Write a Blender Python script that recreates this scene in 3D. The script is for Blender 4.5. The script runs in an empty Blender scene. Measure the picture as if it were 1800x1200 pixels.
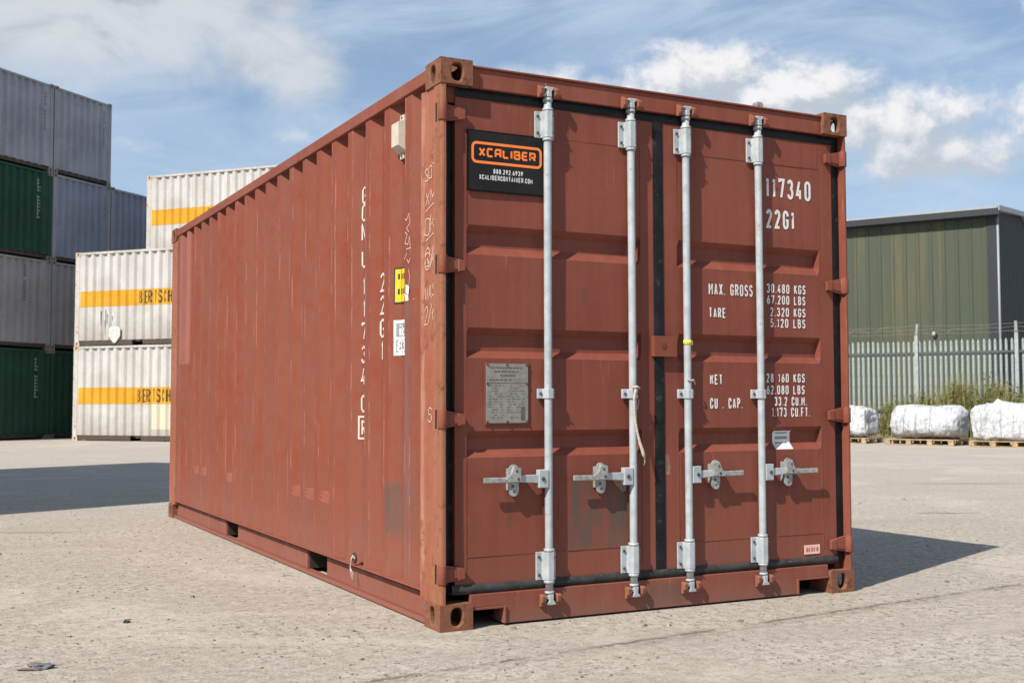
import bpy, bmesh, math, random
from mathutils import Vector, Matrix, noise as mnoise

random.seed(7)
scene = bpy.context.scene
COL = scene.collection
PI = math.pi

# ------------------------------------------------------------------ camera
CAM = Vector((-2.1245, -4.8047, 1.0180))
F = Vector((0.4589862, 0.88691284, 0.0521276))
R = Vector((0.88816512, -0.45952037, -0.00193804))
U = R.cross(F)
cam = bpy.data.cameras.new("camera")
cam.sensor_width = 36.0
cam.lens = 2055.6 / 1800 * 36
cam.clip_start = 0.05
cam.clip_end = 3000
cam.dof.use_dof = True
cam.dof.focus_distance = 5.9
cam.dof.aperture_fstop = 7.0
cam_o = bpy.data.objects.new("camera", cam)
COL.objects.link(cam_o)
cam_o.matrix_world = Matrix(((R.x, U.x, -F.x, CAM.x), (R.y, U.y, -F.y, CAM.y), (R.z, U.z, -F.z, CAM.z), (0, 0, 0, 1)))
scene.camera = cam_o
RH = Vector((0.88816, -0.45953, 0)).normalized()
FH = Vector((0.45953, 0.88816, 0)).normalized()


def W(lat, dep, z=0.0):
    """a point of the yard: metres to the right of and metres ahead of the viewpoint"""
    p = CAM + RH * lat + FH * dep
    return Vector((p.x, p.y, z))


def heading(lat, dep):
    v = RH * lat + FH * dep
    return math.atan2(v.y, v.x)


# ------------------------------------------------------------------ sun, exposure
SUNV = Vector((-2.31, -0.986, 2.591)).normalized()
sun = bpy.data.lights.new("sun", 'SUN')
sun.energy = 5.0
sun.angle = math.radians(0.55)
sun.color = (1.0, 0.94, 0.85)
sun_o = bpy.data.objects.new("sun", sun)
COL.objects.link(sun_o)
sun_o.location = (0, 0, 30)
sun_o.rotation_euler = SUNV.to_track_quat('Z', 'Y').to_euler()
scene.view_settings.view_transform = 'Standard'
scene.view_settings.look = 'None'
scene.view_settings.exposure = 0.50
scene.view_settings.gamma = 1.0


# ------------------------------------------------------------------ node helper
class NT:
    def __init__(s, tree):
        s.t = tree
        s.n = tree.nodes
        s.l = tree.links

    def new(s, typ, **kw):
        n = s.n.new(typ)
        for k, v in kw.items():
            setattr(n, k, v)
        return n

    def put(s, sock, v):
        if hasattr(v, 'is_output') or isinstance(v, bpy.types.NodeSocket):
            s.l.new(v, sock)
        elif v is not None:
            if isinstance(v, (tuple, list)) and sock.type == 'RGBA' and len(v) == 3:
                v = (*v, 1)
            sock.default_value = v

    def m(s, op, a, b=None, c=None, clamp=False):
        n = s.new('ShaderNodeMath', operation=op, use_clamp=clamp)
        s.put(n.inputs[0], a)
        if b is not None: s.put(n.inputs[1], b)
        if c is not None: s.put(n.inputs[2], c)
        return n.outputs[0]

    def add(s, a, b): return s.m('ADD', a, b)
    def sub(s, a, b): return s.m('SUBTRACT', a, b)
    def mul(s, a, b): return s.m('MULTIPLY', a, b)

    def ss(s, x, lo, hi, a=0.0, b=1.0):
        n = s.new('ShaderNodeMapRange', interpolation_type='SMOOTHSTEP')
        s.put(n.inputs[0], x)
        n.inputs[1].default_value = lo; n.inputs[2].default_value = hi
        n.inputs[3].default_value = a; n.inputs[4].default_value = b
        return n.outputs[0]

    def mix(s, f, a, b, mode='MIX'):
        n = s.new('ShaderNodeMix', data_type='RGBA', blend_type=mode)
        s.put(n.inputs[0], f); s.put(n.inputs[6], a); s.put(n.inputs[7], b)
        return n.outputs[2]

    def noise(s, vec, scale, detail=4, rough=0.55, dist=0.0):
        n = s.new('ShaderNodeTexNoise')
        if vec is not None: s.l.new(vec, n.inputs['Vector'])
        n.inputs['Scale'].default_value = scale
        n.inputs['Detail'].default_value = detail
        n.inputs['Roughness'].default_value = rough
        n.inputs['Distortion'].default_value = dist
        return n.outputs[0]

    def vscale(s, vec, sc, off=(0, 0, 0)):
        n = s.new('ShaderNodeMapping')
        s.l.new(vec, n.inputs[0])
        n.inputs['Location'].default_value = off
        n.inputs['Scale'].default_value = sc
        return n.outputs[0]

    def sep(s, vec):
        n = s.new('ShaderNodeSeparateXYZ')
        s.l.new(vec, n.inputs[0])
        return n.outputs

    def comb(s, x, y, z):
        n = s.new('ShaderNodeCombineXYZ')
        for i, v in enumerate((x, y, z)): s.put(n.inputs[i], v)
        return n.outputs[0]

    def dot(s, v, const):
        n = s.new('ShaderNodeVectorMath', operation='DOT_PRODUCT')
        s.l.new(v, n.inputs[0])
        n.inputs[1].default_value = const
        return n.outputs['Value']


# ------------------------------------------------------------------ world: daylight sky with clouds
world = bpy.data.worlds.new("World")
scene.world = world
world.use_nodes = True
wt = NT(world.node_tree)
wt.n.clear()
sky = wt.new('ShaderNodeTexSky', sky_type='NISHITA')
sky.sun_disc = False
sky.sun_elevation = math.asin(SUNV.z)
sky.sun_rotation = math.atan2(SUNV.x, SUNV.y)
sky.air_density = 1.0
sky.dust_density = 0.6
sky.ozone_density = 1.5
SKY_STRENGTH = 0.06
g = wt.new('ShaderNodeTexCoord').outputs['Generated']
dz = wt.sep(g)[2]
az = wt.m('ARCTAN2', wt.dot(g, tuple(RH)), wt.dot(g, tuple(FH)))
el = wt.m('ARCSINE', dz)


def blob(a, e, a0, e0, ra, re):
    da = wt.m('DIVIDE', wt.sub(a, a0), ra)
    de = wt.m('DIVIDE', wt.sub(e, e0), re)
    d2 = wt.add(wt.mul(da, da), wt.mul(de, de))
    return wt.m('POWER', 2.718, wt.mul(d2, -1.0))


def blobs(a, e, lst):
    r = None
    for (a0, e0, ra, re, k) in lst:
        b = wt.mul(blob(a, e, a0, e0, ra, re), k)
        r = b if r is None else wt.m('MAXIMUM', r, b)
    return r


CUMULUS = [(0.165, 0.272, 0.075, 0.034, 1.0), (0.235, 0.248, 0.080, 0.036, 1.0), (0.115, 0.245, 0.08, 0.034, 0.85), (0.03, 0.262, 0.09, 0.026, 0.62),
           (0.285, 0.226, 0.06, 0.032, 0.95), (0.325, 0.214, 0.045, 0.042, 1.0), (0.365, 0.236, 0.050, 0.024, 0.9), (0.40, 0.205, 0.05, 0.020, 0.70),
           (0.450, 0.218, 0.06, 0.040, 1.05), (0.36, 0.196, 0.10, 0.024, 0.85), (0.43, 0.300, 0.040, 0.026, 0.45), (0.55, 0.25, 0.06, 0.04, 0.9),
           (-0.315, 0.208, 0.035, 0.014, 0.34), (-0.62, 0.22, 0.1, 0.05, 0.9), (0.8, 0.22, 0.15, 0.05, 0.9), (-0.19, 0.222, 0.06, 0.014, 0.26)]


def cum_density(a, e):
    vec = wt.comb(a, wt.mul(e, 1.25), 3.7)
    n1 = wt.noise(vec, 11.0, 10, 0.60, 0.35)
    n2 = wt.noise(vec, 38.0, 8, 0.62, 0.2)
    shape = blobs(a, e, CUMULUS)
    n = wt.add(wt.mul(wt.sub(n1, 0.5), 2.3), wt.mul(wt.sub(n2, 0.5), 0.9))
    return wt.add(shape, wt.mul(n, wt.ss(shape, 0.02, 0.5)))


dens = cum_density(az, el)
dens_s = cum_density(wt.sub(az, 0.010), wt.add(el, 0.013))
alpha = wt.mul(wt.ss(dens, 0.20, 0.86), 0.96)
lit = wt.ss(wt.sub(dens, dens_s), -0.25, 0.42)
lit = wt.mul(lit, wt.ss(el, 0.17, 0.23, 0.55, 1.0))
K = 0.735 / SKY_STRENGTH                   # cloud radiance, in units of the picture's white
cum_col = wt.mix(lit, (0.50 * K, 0.56 * K, 0.63 * K), (0.90 * K, 0.89 * K, 0.90 * K))
# broad soft grey-white cloud, upper left
gvec = wt.comb(az, wt.mul(el, 1.6), 1.1)
gn = wt.noise(gvec, 6.0, 9, 0.58, 0.5)
gs = blobs(az, el, [(-0.38, 0.335, 0.20, 0.080, 1.15), (-0.27, 0.325, 0.10, 0.075, 1.1), (-0.225, 0.288, 0.075, 0.045, 1.0), (-0.75, 0.5, 0.4, 0.25, 0.9), (-0.31, 0.385, 0.16, 0.06, 1.2)])
gd = wt.add(gs, wt.mul(wt.mul(wt.sub(gn, 0.5), 2.1), wt.ss(gs, 0.02, 0.4)))
galpha = wt.mul(wt.ss(gd, 0.20, 0.90), 0.92)
gtone = wt.noise(wt.comb(az, wt.mul(el, 1.8), 7.3), 9.0, 8, 0.55, 0.6)
g_col = wt.mix(wt.ss(wt.add(gtone, wt.mul(wt.sub(el, 0.33), -1.3)), 0.36, 0.62), (0.42 * K, 0.46 * K, 0.50 * K), (0.66 * K, 0.69 * K, 0.73 * K))
# high thin streaks
cvec = wt.comb(wt.add(wt.mul(az, 2.2), wt.mul(el, 1.2)), wt.sub(wt.mul(el, 9.0), wt.mul(az, 1.2)), 0.4)
cn = wt.noise(cvec, 2.2, 10, 0.62, 0.8)
cn2 = wt.noise(wt.comb(az, wt.mul(el, 2.0), 9.0), 3.0, 4, 0.5, 0.2)
calpha = wt.mul(wt.ss(wt.add(cn, wt.mul(wt.sub(cn2, 0.5), 1.0)), 0.26, 0.78), 0.72)
hazeband = wt.ss(el, 0.04, 0.37, 0.72, 0.30)
tint = wt.mix(1.0, sky.outputs[0], (0.98, 1.12, 1.24), 'MULTIPLY')
c0 = wt.mix(hazeband, tint, (0.47 * K, 0.62 * K, 0.82 * K))
c1 = wt.mix(calpha, c0, (0.57 * K, 0.68 * K, 0.82 * K))
c2 = wt.mix(galpha, c1, g_col)
c3 = wt.mix(alpha, c2, cum_col)
bg = wt.new('ShaderNodeBackground')
wt.l.new(c3, bg.inputs[0])
bg.inputs[1].default_value = SKY_STRENGTH
wo = wt.new('ShaderNodeOutputWorld')
wt.l.new(bg.outputs[0], wo.inputs[0])


# ------------------------------------------------------------------ materials
def base_mat(name):
    m = bpy.data.materials.new(name)
    m.use_nodes = True
    nt = NT(m.node_tree)
    b = nt.n['Principled BSDF']
    return m, nt, b


def objvec(nt):
    return nt.new('ShaderNodeTexCoord').outputs['Object']


def bump(nt, b, h, strength=0.3, dist=0.01):
    n = nt.new('ShaderNodeBump')
    n.inputs['Strength'].default_value = strength
    n.inputs['Distance'].default_value = dist
    nt.l.new(h, n.inputs['Height'])
    nt.l.new(n.outputs[0], b.inputs['Normal'])


def box_mask(nt, xyz, ranges, edge=0.012, wob=None):
    """soft box: ranges = {axis: (lo, hi)}"""
    r = None
    for ax, (lo, hi) in ranges.items():
        c = xyz[ax]
        if wob is not None: c = nt.add(c, wob)
        k = nt.mul(nt.ss(c, lo - edge, lo + edge), nt.ss(c, hi - edge, hi + edge, 1.0, 0.0))
        r = k if r is None else nt.mul(r, k)
    return r


def paint(name, col, col2, rough=0.5, rust=0.25, rust_col=(0.16, 0.06, 0.03), streak=0.5, chips=0.4, chip_col=(0.5, 0.33, 0.26),
          patches=(), dust=None, metallic=0.0, spec=0.2, rust_scale=3.0, ridge=0.0):
    m, nt, b = base_mat(name)
    v = objvec(nt)
    xyz = nt.sep(v)
    big = nt.noise(v, 1.3, 5, 0.55, 0.2)
    mid = nt.noise(v, 9.0, 6, 0.6, 0.2)
    st = nt.noise(nt.vscale(v, (26, 26, 0.9)), 1.0, 5, 0.55)
    fine = nt.noise(v, 140.0, 3, 0.6)
    f = nt.ss(nt.add(nt.mul(big, 0.5), nt.add(nt.mul(mid, 0.22), nt.mul(st, 0.28 * (1 if streak > 0 else 0)))), 0.36, 0.64)
    c = nt.mix(f, tuple(x * 0.93 for x in col), tuple(x * 1.05 for x in col2))
    wob = nt.mul(nt.sub(mid, 0.5), 0.06)
    for (rng, pc, amt, edge) in patches:
        k = box_mask(nt, xyz, rng, edge, wob if edge > 0.004 else None)
        tex = nt.ss(nt.noise(nt.vscale(v, (9, 9, 2.2)), 1.6, 6, 0.65), 0.32, 0.6) if edge > 0.004 else 1.0
        c = nt.mix(nt.mul(nt.mul(k, tex), amt), c, pc)
    if streak:
        sm = nt.ss(nt.noise(nt.vscale(v, (40, 40, 0.55), (3, 1, 0)), 1.0, 6, 0.65), 0.56, 0.76)
        c = nt.mix(nt.mul(sm, 0.50 * streak), c, tuple(x * 0.62 + 0.022 for x in col))
        sl = nt.ss(nt.noise(nt.vscale(v, (60, 60, 3.2), (7, 4, 2)), 1.0, 7, 0.7), 0.60, 0.69)
        sl = nt.mul(sl, nt.ss(nt.noise(v, 2.3, 3, 0.5), 0.42, 0.62))
        c = nt.mix(nt.mul(sl, 0.75 * chips), c, chip_col)
    if ridge:
        # paint rubbed through along the edges of the ribs, in broken vertical lines
        fr = nt.m('FRACT', nt.m('DIVIDE', nt.sub(xyz[1], 0.455 - 0.278 * 4), 0.278))
        e1 = nt.ss(nt.m('ABSOLUTE', nt.sub(fr, 0.985)), 0.012, 0.035, 1, 0)
        e2 = nt.ss(nt.m('ABSOLUTE', nt.sub(fr, 0.755)), 0.012, 0.035, 1, 0)
        br = nt.ss(nt.noise(nt.vscale(v, (5, 5, 1.7), (2, 9, 4)), 1.6, 8, 0.75), 0.50, 0.60)
        c = nt.mix(nt.mul(nt.mul(nt.m('MAXIMUM', e1, e2), br), ridge), c, chip_col)
        rc_ = nt.mul(nt.ss(fr, 0.10, 0.22), nt.ss(fr, 0.66, 0.76, 1, 0))  # rib recesses tinted dusty brown, with painted shade for more relief
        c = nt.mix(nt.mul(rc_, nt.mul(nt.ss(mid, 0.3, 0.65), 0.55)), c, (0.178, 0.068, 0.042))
        gr = nt.ss(nt.noise(nt.vscale(v, (3.6, 3.6, 0.14), (5, 2, 8)), 1.0, 3, 0.5), 0.46, 0.60)
        c = nt.mix(nt.mul(gr, 0.35), c, tuple(0.62 * x + 0.035 for x in col))
    if chips:
        ch = nt.ss(nt.noise(nt.vscale(v, (1, 1, 0.55)), 55.0, 8, 0.72), 0.66, 0.70)
        ch = nt.mul(ch, nt.ss(nt.noise(v, 4.0, 4, 0.6), 0.45, 0.62))
        c = nt.mix(nt.mul(ch, chips), c, chip_col)
    if rust:
        r1 = nt.ss(nt.noise(v, rust_scale * 7, 9, 0.7, 0.3), 0.60 - 0.16 * rust, 0.74 - 0.12 * rust)
        r1 = nt.mul(r1, nt.ss(nt.noise(v, rust_scale, 4, 0.5), 0.56 - 0.3 * rust, 0.74 - 0.2 * rust))
        rc = nt.mix(nt.ss(nt.noise(v, 26, 8, 0.75, 0.3), 0.40, 0.60), tuple(x * 0.62 for x in rust_col), tuple(min(1, x * 2.1) for x in rust_col))
        c = nt.mix(nt.mul(r1, min(1.0, 0.45 + rust * 0.5)), c, rc)
    if dust:
        lo, hi, dc, amt = dust
        d = nt.mul(nt.ss(nt.add(xyz[2], nt.mul(nt.sub(mid, 0.5), 0.35)), lo, hi, 1.0, 0.0), amt)
        c = nt.mix(d, c, dc)
    c = nt.mix(nt.mul(nt.ss(fine, 0.35, 0.65), 0.10), c, tuple(x * 0.75 for x in col))
    nt.l.new(c, b.inputs['Base Color'])
    nt.l.new(nt.ss(nt.add(mid, nt.mul(fine, 0.4)), 0.45, 0.95, rough - 0.1, rough + 0.15), b.inputs['Roughness'])
    b.inputs['Metallic'].default_value = metallic
    b.inputs['Specular IOR Level'].default_value = spec
    bump(nt, b, nt.add(nt.add(nt.mul(mid, 0.5), nt.mul(fine, 0.08)), nt.mul(big, 1.6)), 0.25, 0.008)
    return m


def plain(name, col, rough=0.5, var=0.15, metallic=0.0, scale=20.0, spec=0.5, stain=None):
    m, nt, b = base_mat(name)
    v = objvec(nt)
    n = nt.noise(v, scale, 6, 0.6)
    c = nt.mix(nt.ss(n, 0.3, 0.7), tuple(x * (1 - var) for x in col), tuple(min(1, x * (1 + var)) for x in col))
    if stain:
        k = nt.ss(nt.noise(v, scale * 2.1, 8, 0.7, 0.3), 0.58, 0.68)
        c = nt.mix(nt.mul(k, 0.7), c, stain)
    nt.l.new(c, b.inputs['Base Color'])
    nt.l.new(nt.ss(n, 0.3, 0.7, rough - 0.08, rough + 0.1), b.inputs['Roughness'])
    b.inputs['Metallic'].default_value = metallic
    b.inputs['Specular IOR Level'].default_value = spec
    bump(nt, b, n, 0.12, 0.004)
    return m


RED = (0.262, 0.083, 0.052)
RED2 = (0.300, 0.107, 0.071)
M = {}
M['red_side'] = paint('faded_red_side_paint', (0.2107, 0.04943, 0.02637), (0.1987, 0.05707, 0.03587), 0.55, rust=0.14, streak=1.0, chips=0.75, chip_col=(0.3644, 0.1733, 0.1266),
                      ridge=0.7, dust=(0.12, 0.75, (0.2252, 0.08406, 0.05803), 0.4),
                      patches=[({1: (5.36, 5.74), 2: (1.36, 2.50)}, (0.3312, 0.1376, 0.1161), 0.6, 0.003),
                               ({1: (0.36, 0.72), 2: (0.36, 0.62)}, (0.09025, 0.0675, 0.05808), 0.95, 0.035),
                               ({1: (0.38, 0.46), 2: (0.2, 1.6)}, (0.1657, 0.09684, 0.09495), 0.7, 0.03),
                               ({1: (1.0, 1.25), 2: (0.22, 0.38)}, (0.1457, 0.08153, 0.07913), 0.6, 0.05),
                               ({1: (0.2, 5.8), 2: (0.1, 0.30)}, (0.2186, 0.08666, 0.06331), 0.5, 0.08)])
M['red_door'] = paint('red_door_paint', (0.1795, 0.04896, 0.03132), (0.2001, 0.06094, 0.04082), 0.5, rust=0.10, streak=0.6, chips=0.4,
                      dust=(0.1, 0.5, (0.2331, 0.09493, 0.06645), 0.3),
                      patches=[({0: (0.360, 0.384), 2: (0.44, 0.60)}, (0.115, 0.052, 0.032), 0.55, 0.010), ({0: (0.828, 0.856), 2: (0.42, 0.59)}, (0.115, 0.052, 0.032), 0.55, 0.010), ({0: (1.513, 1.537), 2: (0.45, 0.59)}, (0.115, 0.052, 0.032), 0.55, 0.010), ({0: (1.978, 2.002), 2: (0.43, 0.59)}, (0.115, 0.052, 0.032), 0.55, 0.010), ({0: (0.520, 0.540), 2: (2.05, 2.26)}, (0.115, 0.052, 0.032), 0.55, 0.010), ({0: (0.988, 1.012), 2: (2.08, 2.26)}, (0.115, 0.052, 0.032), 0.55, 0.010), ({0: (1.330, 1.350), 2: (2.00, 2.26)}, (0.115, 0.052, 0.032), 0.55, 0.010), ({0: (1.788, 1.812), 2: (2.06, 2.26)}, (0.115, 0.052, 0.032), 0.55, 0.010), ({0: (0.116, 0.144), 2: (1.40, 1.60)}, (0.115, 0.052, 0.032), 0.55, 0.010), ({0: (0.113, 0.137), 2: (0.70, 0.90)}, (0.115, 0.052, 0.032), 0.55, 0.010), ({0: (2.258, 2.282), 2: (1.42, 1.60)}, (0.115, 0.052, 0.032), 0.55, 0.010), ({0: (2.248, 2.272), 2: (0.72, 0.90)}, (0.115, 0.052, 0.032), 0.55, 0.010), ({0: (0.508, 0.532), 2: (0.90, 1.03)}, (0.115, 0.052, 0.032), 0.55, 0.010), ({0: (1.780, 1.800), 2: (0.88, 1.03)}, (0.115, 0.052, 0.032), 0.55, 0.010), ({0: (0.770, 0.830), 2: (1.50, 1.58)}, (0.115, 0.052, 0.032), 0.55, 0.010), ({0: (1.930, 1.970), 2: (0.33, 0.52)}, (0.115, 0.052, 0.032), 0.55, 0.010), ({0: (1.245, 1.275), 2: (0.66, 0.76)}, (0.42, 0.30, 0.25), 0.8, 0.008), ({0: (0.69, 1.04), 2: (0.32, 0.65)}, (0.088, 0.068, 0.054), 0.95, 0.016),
                               ({0: (1.50, 1.68), 2: (0.2, 0.30)}, (0.1371, 0.05995, 0.0522), 0.5, 0.03)])
M['red_frame'] = paint('red_frame_paint', (0.1973, 0.05463, 0.03363), (0.2171, 0.07081, 0.04698), 0.58, rust=0.45, rust_col=(0.1316, 0.03794, 0.01731), streak=0.5, chips=0.6,
                       dust=(0.0, 0.2, (0.2368, 0.1112, 0.08406), 0.45),
                       patches=[({0: (1.08, 1.34), 1: (-0.1, 0.1), 2: (-0.1, 0.13)}, (0.092, 0.0675, 0.054), 0.75, 0.04), ({0: (0.3, 2.1), 1: (-0.1, 0.1), 2: (-0.1, 0.05)}, (0.138, 0.081, 0.063), 0.6, 0.03)])
M['rust_post'] = paint('scuffed_rusty_post_paint', (0.275, 0.082, 0.047), (0.295, 0.118, 0.078), 0.66, rust=0.86, rust_col=(0.150, 0.062, 0.029), streak=1.5, chips=1.0,
                       chip_col=(0.50, 0.30, 0.21), rust_scale=2.2, patches=[({1: (-0.1, 0.10), 2: (0, 2.6)}, (0.30, 0.125, 0.062), 0.8, 0.02), ({1: (0.0, 0.06), 2: (0, 2.6)}, (0.20, 0.095, 0.055), 0.7, 0.015),
                                                                               ({1: (0.2, 0.24), 2: (0.2, 2.4)}, (0.40, 0.22, 0.15), 0.6, 0.006)])
M['rust_cast'] = paint('rusty_casting_steel', (0.2138, 0.07693, 0.04344), (0.182, 0.08326, 0.05249), 0.7, rust=1.1, rust_col=(0.1092, 0.04797, 0.02625), streak=0.2, chips=1.0,
                       chip_col=(0.3276, 0.2082, 0.1358), rust_scale=4)
M['keeper'] = paint('red_keeper_paint', (0.2535, 0.09531, 0.0619), (0.2958, 0.1398, 0.09288), 0.6, rust=0.7, rust_col=(0.176, 0.06989, 0.03095), streak=0, chips=0.8, chip_col=(0.4226, 0.3177, 0.26), rust_scale=14)
M['rod'] = plain('pale_grey_zinc_paint', (0.345, 0.375, 0.392), 0.42, 0.13, 0.0, 14, 0.4, stain=(0.235, 0.215, 0.19))
M['zinc'] = plain('dull_galvanised_steel', (0.2912, 0.3005, 0.2932), 0.5, 0.25, 0.25, 45, 0.5, stain=(0.1966, 0.181, 0.1593))
M['bolt'] = plain('dark_bolt_steel', (0.06, 0.065, 0.07), 0.5, 0.3, 0.3, 60)
M['rubber'] = plain('black_rubber', (0.010, 0.0105, 0.012), 0.5, 0.4, 0, 9, 0.2, stain=(0.05, 0.046, 0.043))
M['rubber_dusty'] = plain('dusty_black_rubber', (0.036, 0.036, 0.035), 0.6, 0.35, 0, 14, 0.2, stain=(0.13, 0.115, 0.10))
M['dark'] = plain('dark_underside', (0.03, 0.024, 0.02), 0.8, 0.3)
M['roof_red'] = paint('red_roof_paint', (0.1456, 0.04435, 0.02851), (0.1602, 0.06335, 0.04435), 0.65, rust=0.5, streak=0)
M['letter'] = plain('white_marking_paint', (0.6417, 0.6226, 0.5993), 0.55, 0.06, 0, 60)
M['letter_side'] = plain('faded_white_marking_paint', (0.5322, 0.4631, 0.4101), 0.6, 0.10, 0, 40)
M['chalk'] = plain('pale_chalk', (0.60, 0.45, 0.37), 0.8, 0.2, 0, 80)
M['signblack'] = plain('black_sign_face', (0.014, 0.0135, 0.013), 0.5, 0.25, 0, 8, 0.2)
M['signedge'] = plain('black_sign_border', (0.004, 0.004, 0.004), 0.5, 0.2, 0, 8, 0.15)
M['orange'] = plain('orange_print', (0.8463, 0.1991, 0.03168), 0.5, 0.03)
M['printwhite'] = plain('white_print', (0.5635, 0.5526, 0.537), 0.5, 0.05)
M['plate'] = plain('grey_metal_plate', (0.2348, 0.2218, 0.2024), 0.5, 0.12, 0.2, 30, 0.5)
M['plate_ink'] = plain('faded_plate_print', (0.085, 0.078, 0.07), 0.6, 0.1)
M['yellow'] = plain('yellow_label', (0.60, 0.42, 0.015), 0.5, 0.08)
M['ink'] = plain('black_label_ink', (0.025, 0.022, 0.02), 0.6, 0.1)
M['white_label'] = plain('white_label', (0.6261, 0.6071, 0.5837), 0.55, 0.05)
M['label_grey'] = plain('grey_label_print', (0.20, 0.21, 0.23), 0.6, 0.08)
M['pink_label'] = plain('pink_label', (0.728, 0.4525, 0.3801), 0.6, 0.08)
M['red_ink'] = plain('red_label_ink', (0.42, 0.12, 0.10), 0.6, 0.1)
M['cream'] = plain('cream_plastic', (0.493, 0.4475, 0.3658), 0.5, 0.06)
M['cord'] = plain('frayed_pale_cord', (0.4852, 0.4203, 0.3502), 0.9, 0.2, 0, 90)
M['ytape'] = plain('yellow_tape', (0.85, 0.68, 0.05), 0.5, 0.05)
M['slot_shade'] = plain('black_slot_shade', (0.006, 0.005, 0.005), 0.9, 0.1)


# ------------------------------------------------------------------ mesh helpers
class MB:
    def __init__(s):
        s.v = []; s.f = []; s.mi = []; s.sm = []

    def face(s, idx, m=0, smooth=False):
        s.f.append(tuple(idx)); s.mi.append(m); s.sm.append(smooth)

    def vert(s, p):
        s.v.append(tuple(p)); return len(s.v) - 1

    def quad(s, a, b, c, d, m=0):
        i = [s.vert(p) for p in (a, b, c, d)]
        s.face(i, m)

    def box(s, x0, x1, y0, y1, z0, z1, m=0):
        i = [s.vert(p) for p in ((x0, y0, z0), (x1, y0, z0), (x1, y1, z0), (x0, y1, z0), (x0, y0, z1), (x1, y0, z1), (x1, y1, z1), (x0, y1, z1))]
        for q in ((3, 2, 1, 0), (4, 5, 6, 7), (0, 1, 5, 4), (1, 2, 6, 5), (2, 3, 7, 6), (3, 0, 4, 7)):
            s.face([i[k] for k in q], m)

    def hexa(s, pts, m=0):
        i = [s.vert(p) for p in pts]
        for q in ((3, 2, 1, 0), (4, 5, 6, 7), (0, 1, 5, 4), (1, 2, 6, 5), (2, 3, 7, 6), (3, 0, 4, 7)):
            s.face([i[k] for k in q], m)

    def prism(s, poly, fn, a, b, m=0):
        """poly: 2-D outline, fn(u, v, t) -> point, from t=a to t=b"""
        n = len(poly)
        A = [s.vert(fn(u, v, a)) for u, v in poly]
        B = [s.vert(fn(u, v, b)) for u, v in poly]
        s.face(A[::-1], m); s.face(B, m)
        for i in range(n):
            j = (i + 1) % n
            s.face((A[i], A[j], B[j], B[i]), m)

    def tube(s, pts, r, n=12, m=0, caps=True):
        pts = [Vector(p) for p in pts]
        rs = r if isinstance(r, (list, tuple)) else [r] * len(pts)
        rings = []
        ref = None
        for i, p in enumerate(pts):
            d = (pts[min(i + 1, len(pts) - 1)] - pts[max(i - 1, 0)])
            if d.length < 1e-9: d = Vector((0, 0, 1))
            d.normalize()
            if ref is None or abs(ref.dot(d)) > 0.98:
                ref = Vector((1, 0, 0)) if abs(d.x) < 0.9 else Vector((0, 1, 0))
            a = d.cross(ref).normalized(); b2 = d.cross(a)
            ref = a.cross(d) if False else ref
            rings.append([s.vert(p + (a * math.cos(2 * PI * k / n) + b2 * math.sin(2 * PI * k / n)) * rs[i]) for k in range(n)])
        for i in range(len(rings) - 1):
            for k in range(n):
                s.face((rings[i][k], rings[i][(k + 1) % n], rings[i + 1][(k + 1) % n], rings[i + 1][k]), m, True)
        if caps:
            s.face(rings[0][::-1], m); s.face(rings[-1], m)

    def cyl(s, p0, p1, r, n=14, m=0):
        s.tube([p0, p1], r, n, m)

    def grid(s, nx, ny, fn, m=0, smooth=False, mfn=None):
        idx = [[s.vert(fn(i, j)) for j in range(ny)] for i in range(nx)]
        for i in range(nx - 1):
            for j in range(ny - 1):
                s.face((idx[i][j], idx[i + 1][j], idx[i + 1][j + 1], idx[i][j + 1]), mfn(i, j) if mfn else m, smooth)

    def mesh(s, name, mats, recalc=True):
        me = bpy.data.meshes.new(name)
        me.from_pydata(s.v, [], s.f)
        for mt in mats: me.materials.append(M[mt] if isinstance(mt, str) else mt)
        for p, mi, sm in zip(me.polygons, s.mi, s.sm):
            p.material_index = mi; p.use_smooth = sm
        if recalc:
            bm = bmesh.new(); bm.from_mesh(me)
            bmesh.ops.recalc_face_normals(bm, faces=bm.faces)
            bm.to_mesh(me); bm.free()
        me.update()
        return me

    def build(s, name, mats, parent=None, bevel=0.0, seg=2, recalc=True):
        if isinstance(mats, str): mats = [mats]
        o = bpy.data.objects.new(name, s.mesh(name, mats, recalc))
        COL.objects.link(o)
        if parent is not None: o.parent = parent
        if bevel:
            b = o.modifiers.new('bevel', 'BEVEL')
            b.width = bevel; b.segments = seg; b.limit_method = 'ANGLE'; b.angle_limit = math.radians(40)
            b.harden_normals = False
        return o


def tag(o, label=None, cat=None, group=None, kind=None):
    if label: o['label'] = label
    if cat: o['category'] = cat
    if group: o['group'] = group
    if kind: o['kind'] = kind
    return o


def thing(name, label, cat, loc=(0, 0, 0), rz=0.0, group=None):
    o = bpy.data.objects.new(name, None)
    o.empty_display_size = 0.3
    COL.objects.link(o)
    o.location = loc
    o.rotation_euler = (0, 0, rz)
    return tag(o, label, cat, group)


def copy_tree(o, parent=None):
    c = o.copy()
    COL.objects.link(c)
    if parent is not None: c.parent = parent
    for ch in list(o.children): copy_tree(ch, c)
    return c


# ------------------------------------------------------------------ stroke lettering
def arc(cx, cy, rx, ry, a0, a1, n=9):
    return [(cx + rx * math.cos(math.radians(a0 + (a1 - a0) * i / n)), cy + ry * math.sin(math.radians(a0 + (a1 - a0) * i / n))) for i in range(n + 1)]


def ell(cx, cy, rx, ry): return arc(cx, cy, rx, ry, 90, 450, 18)


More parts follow.
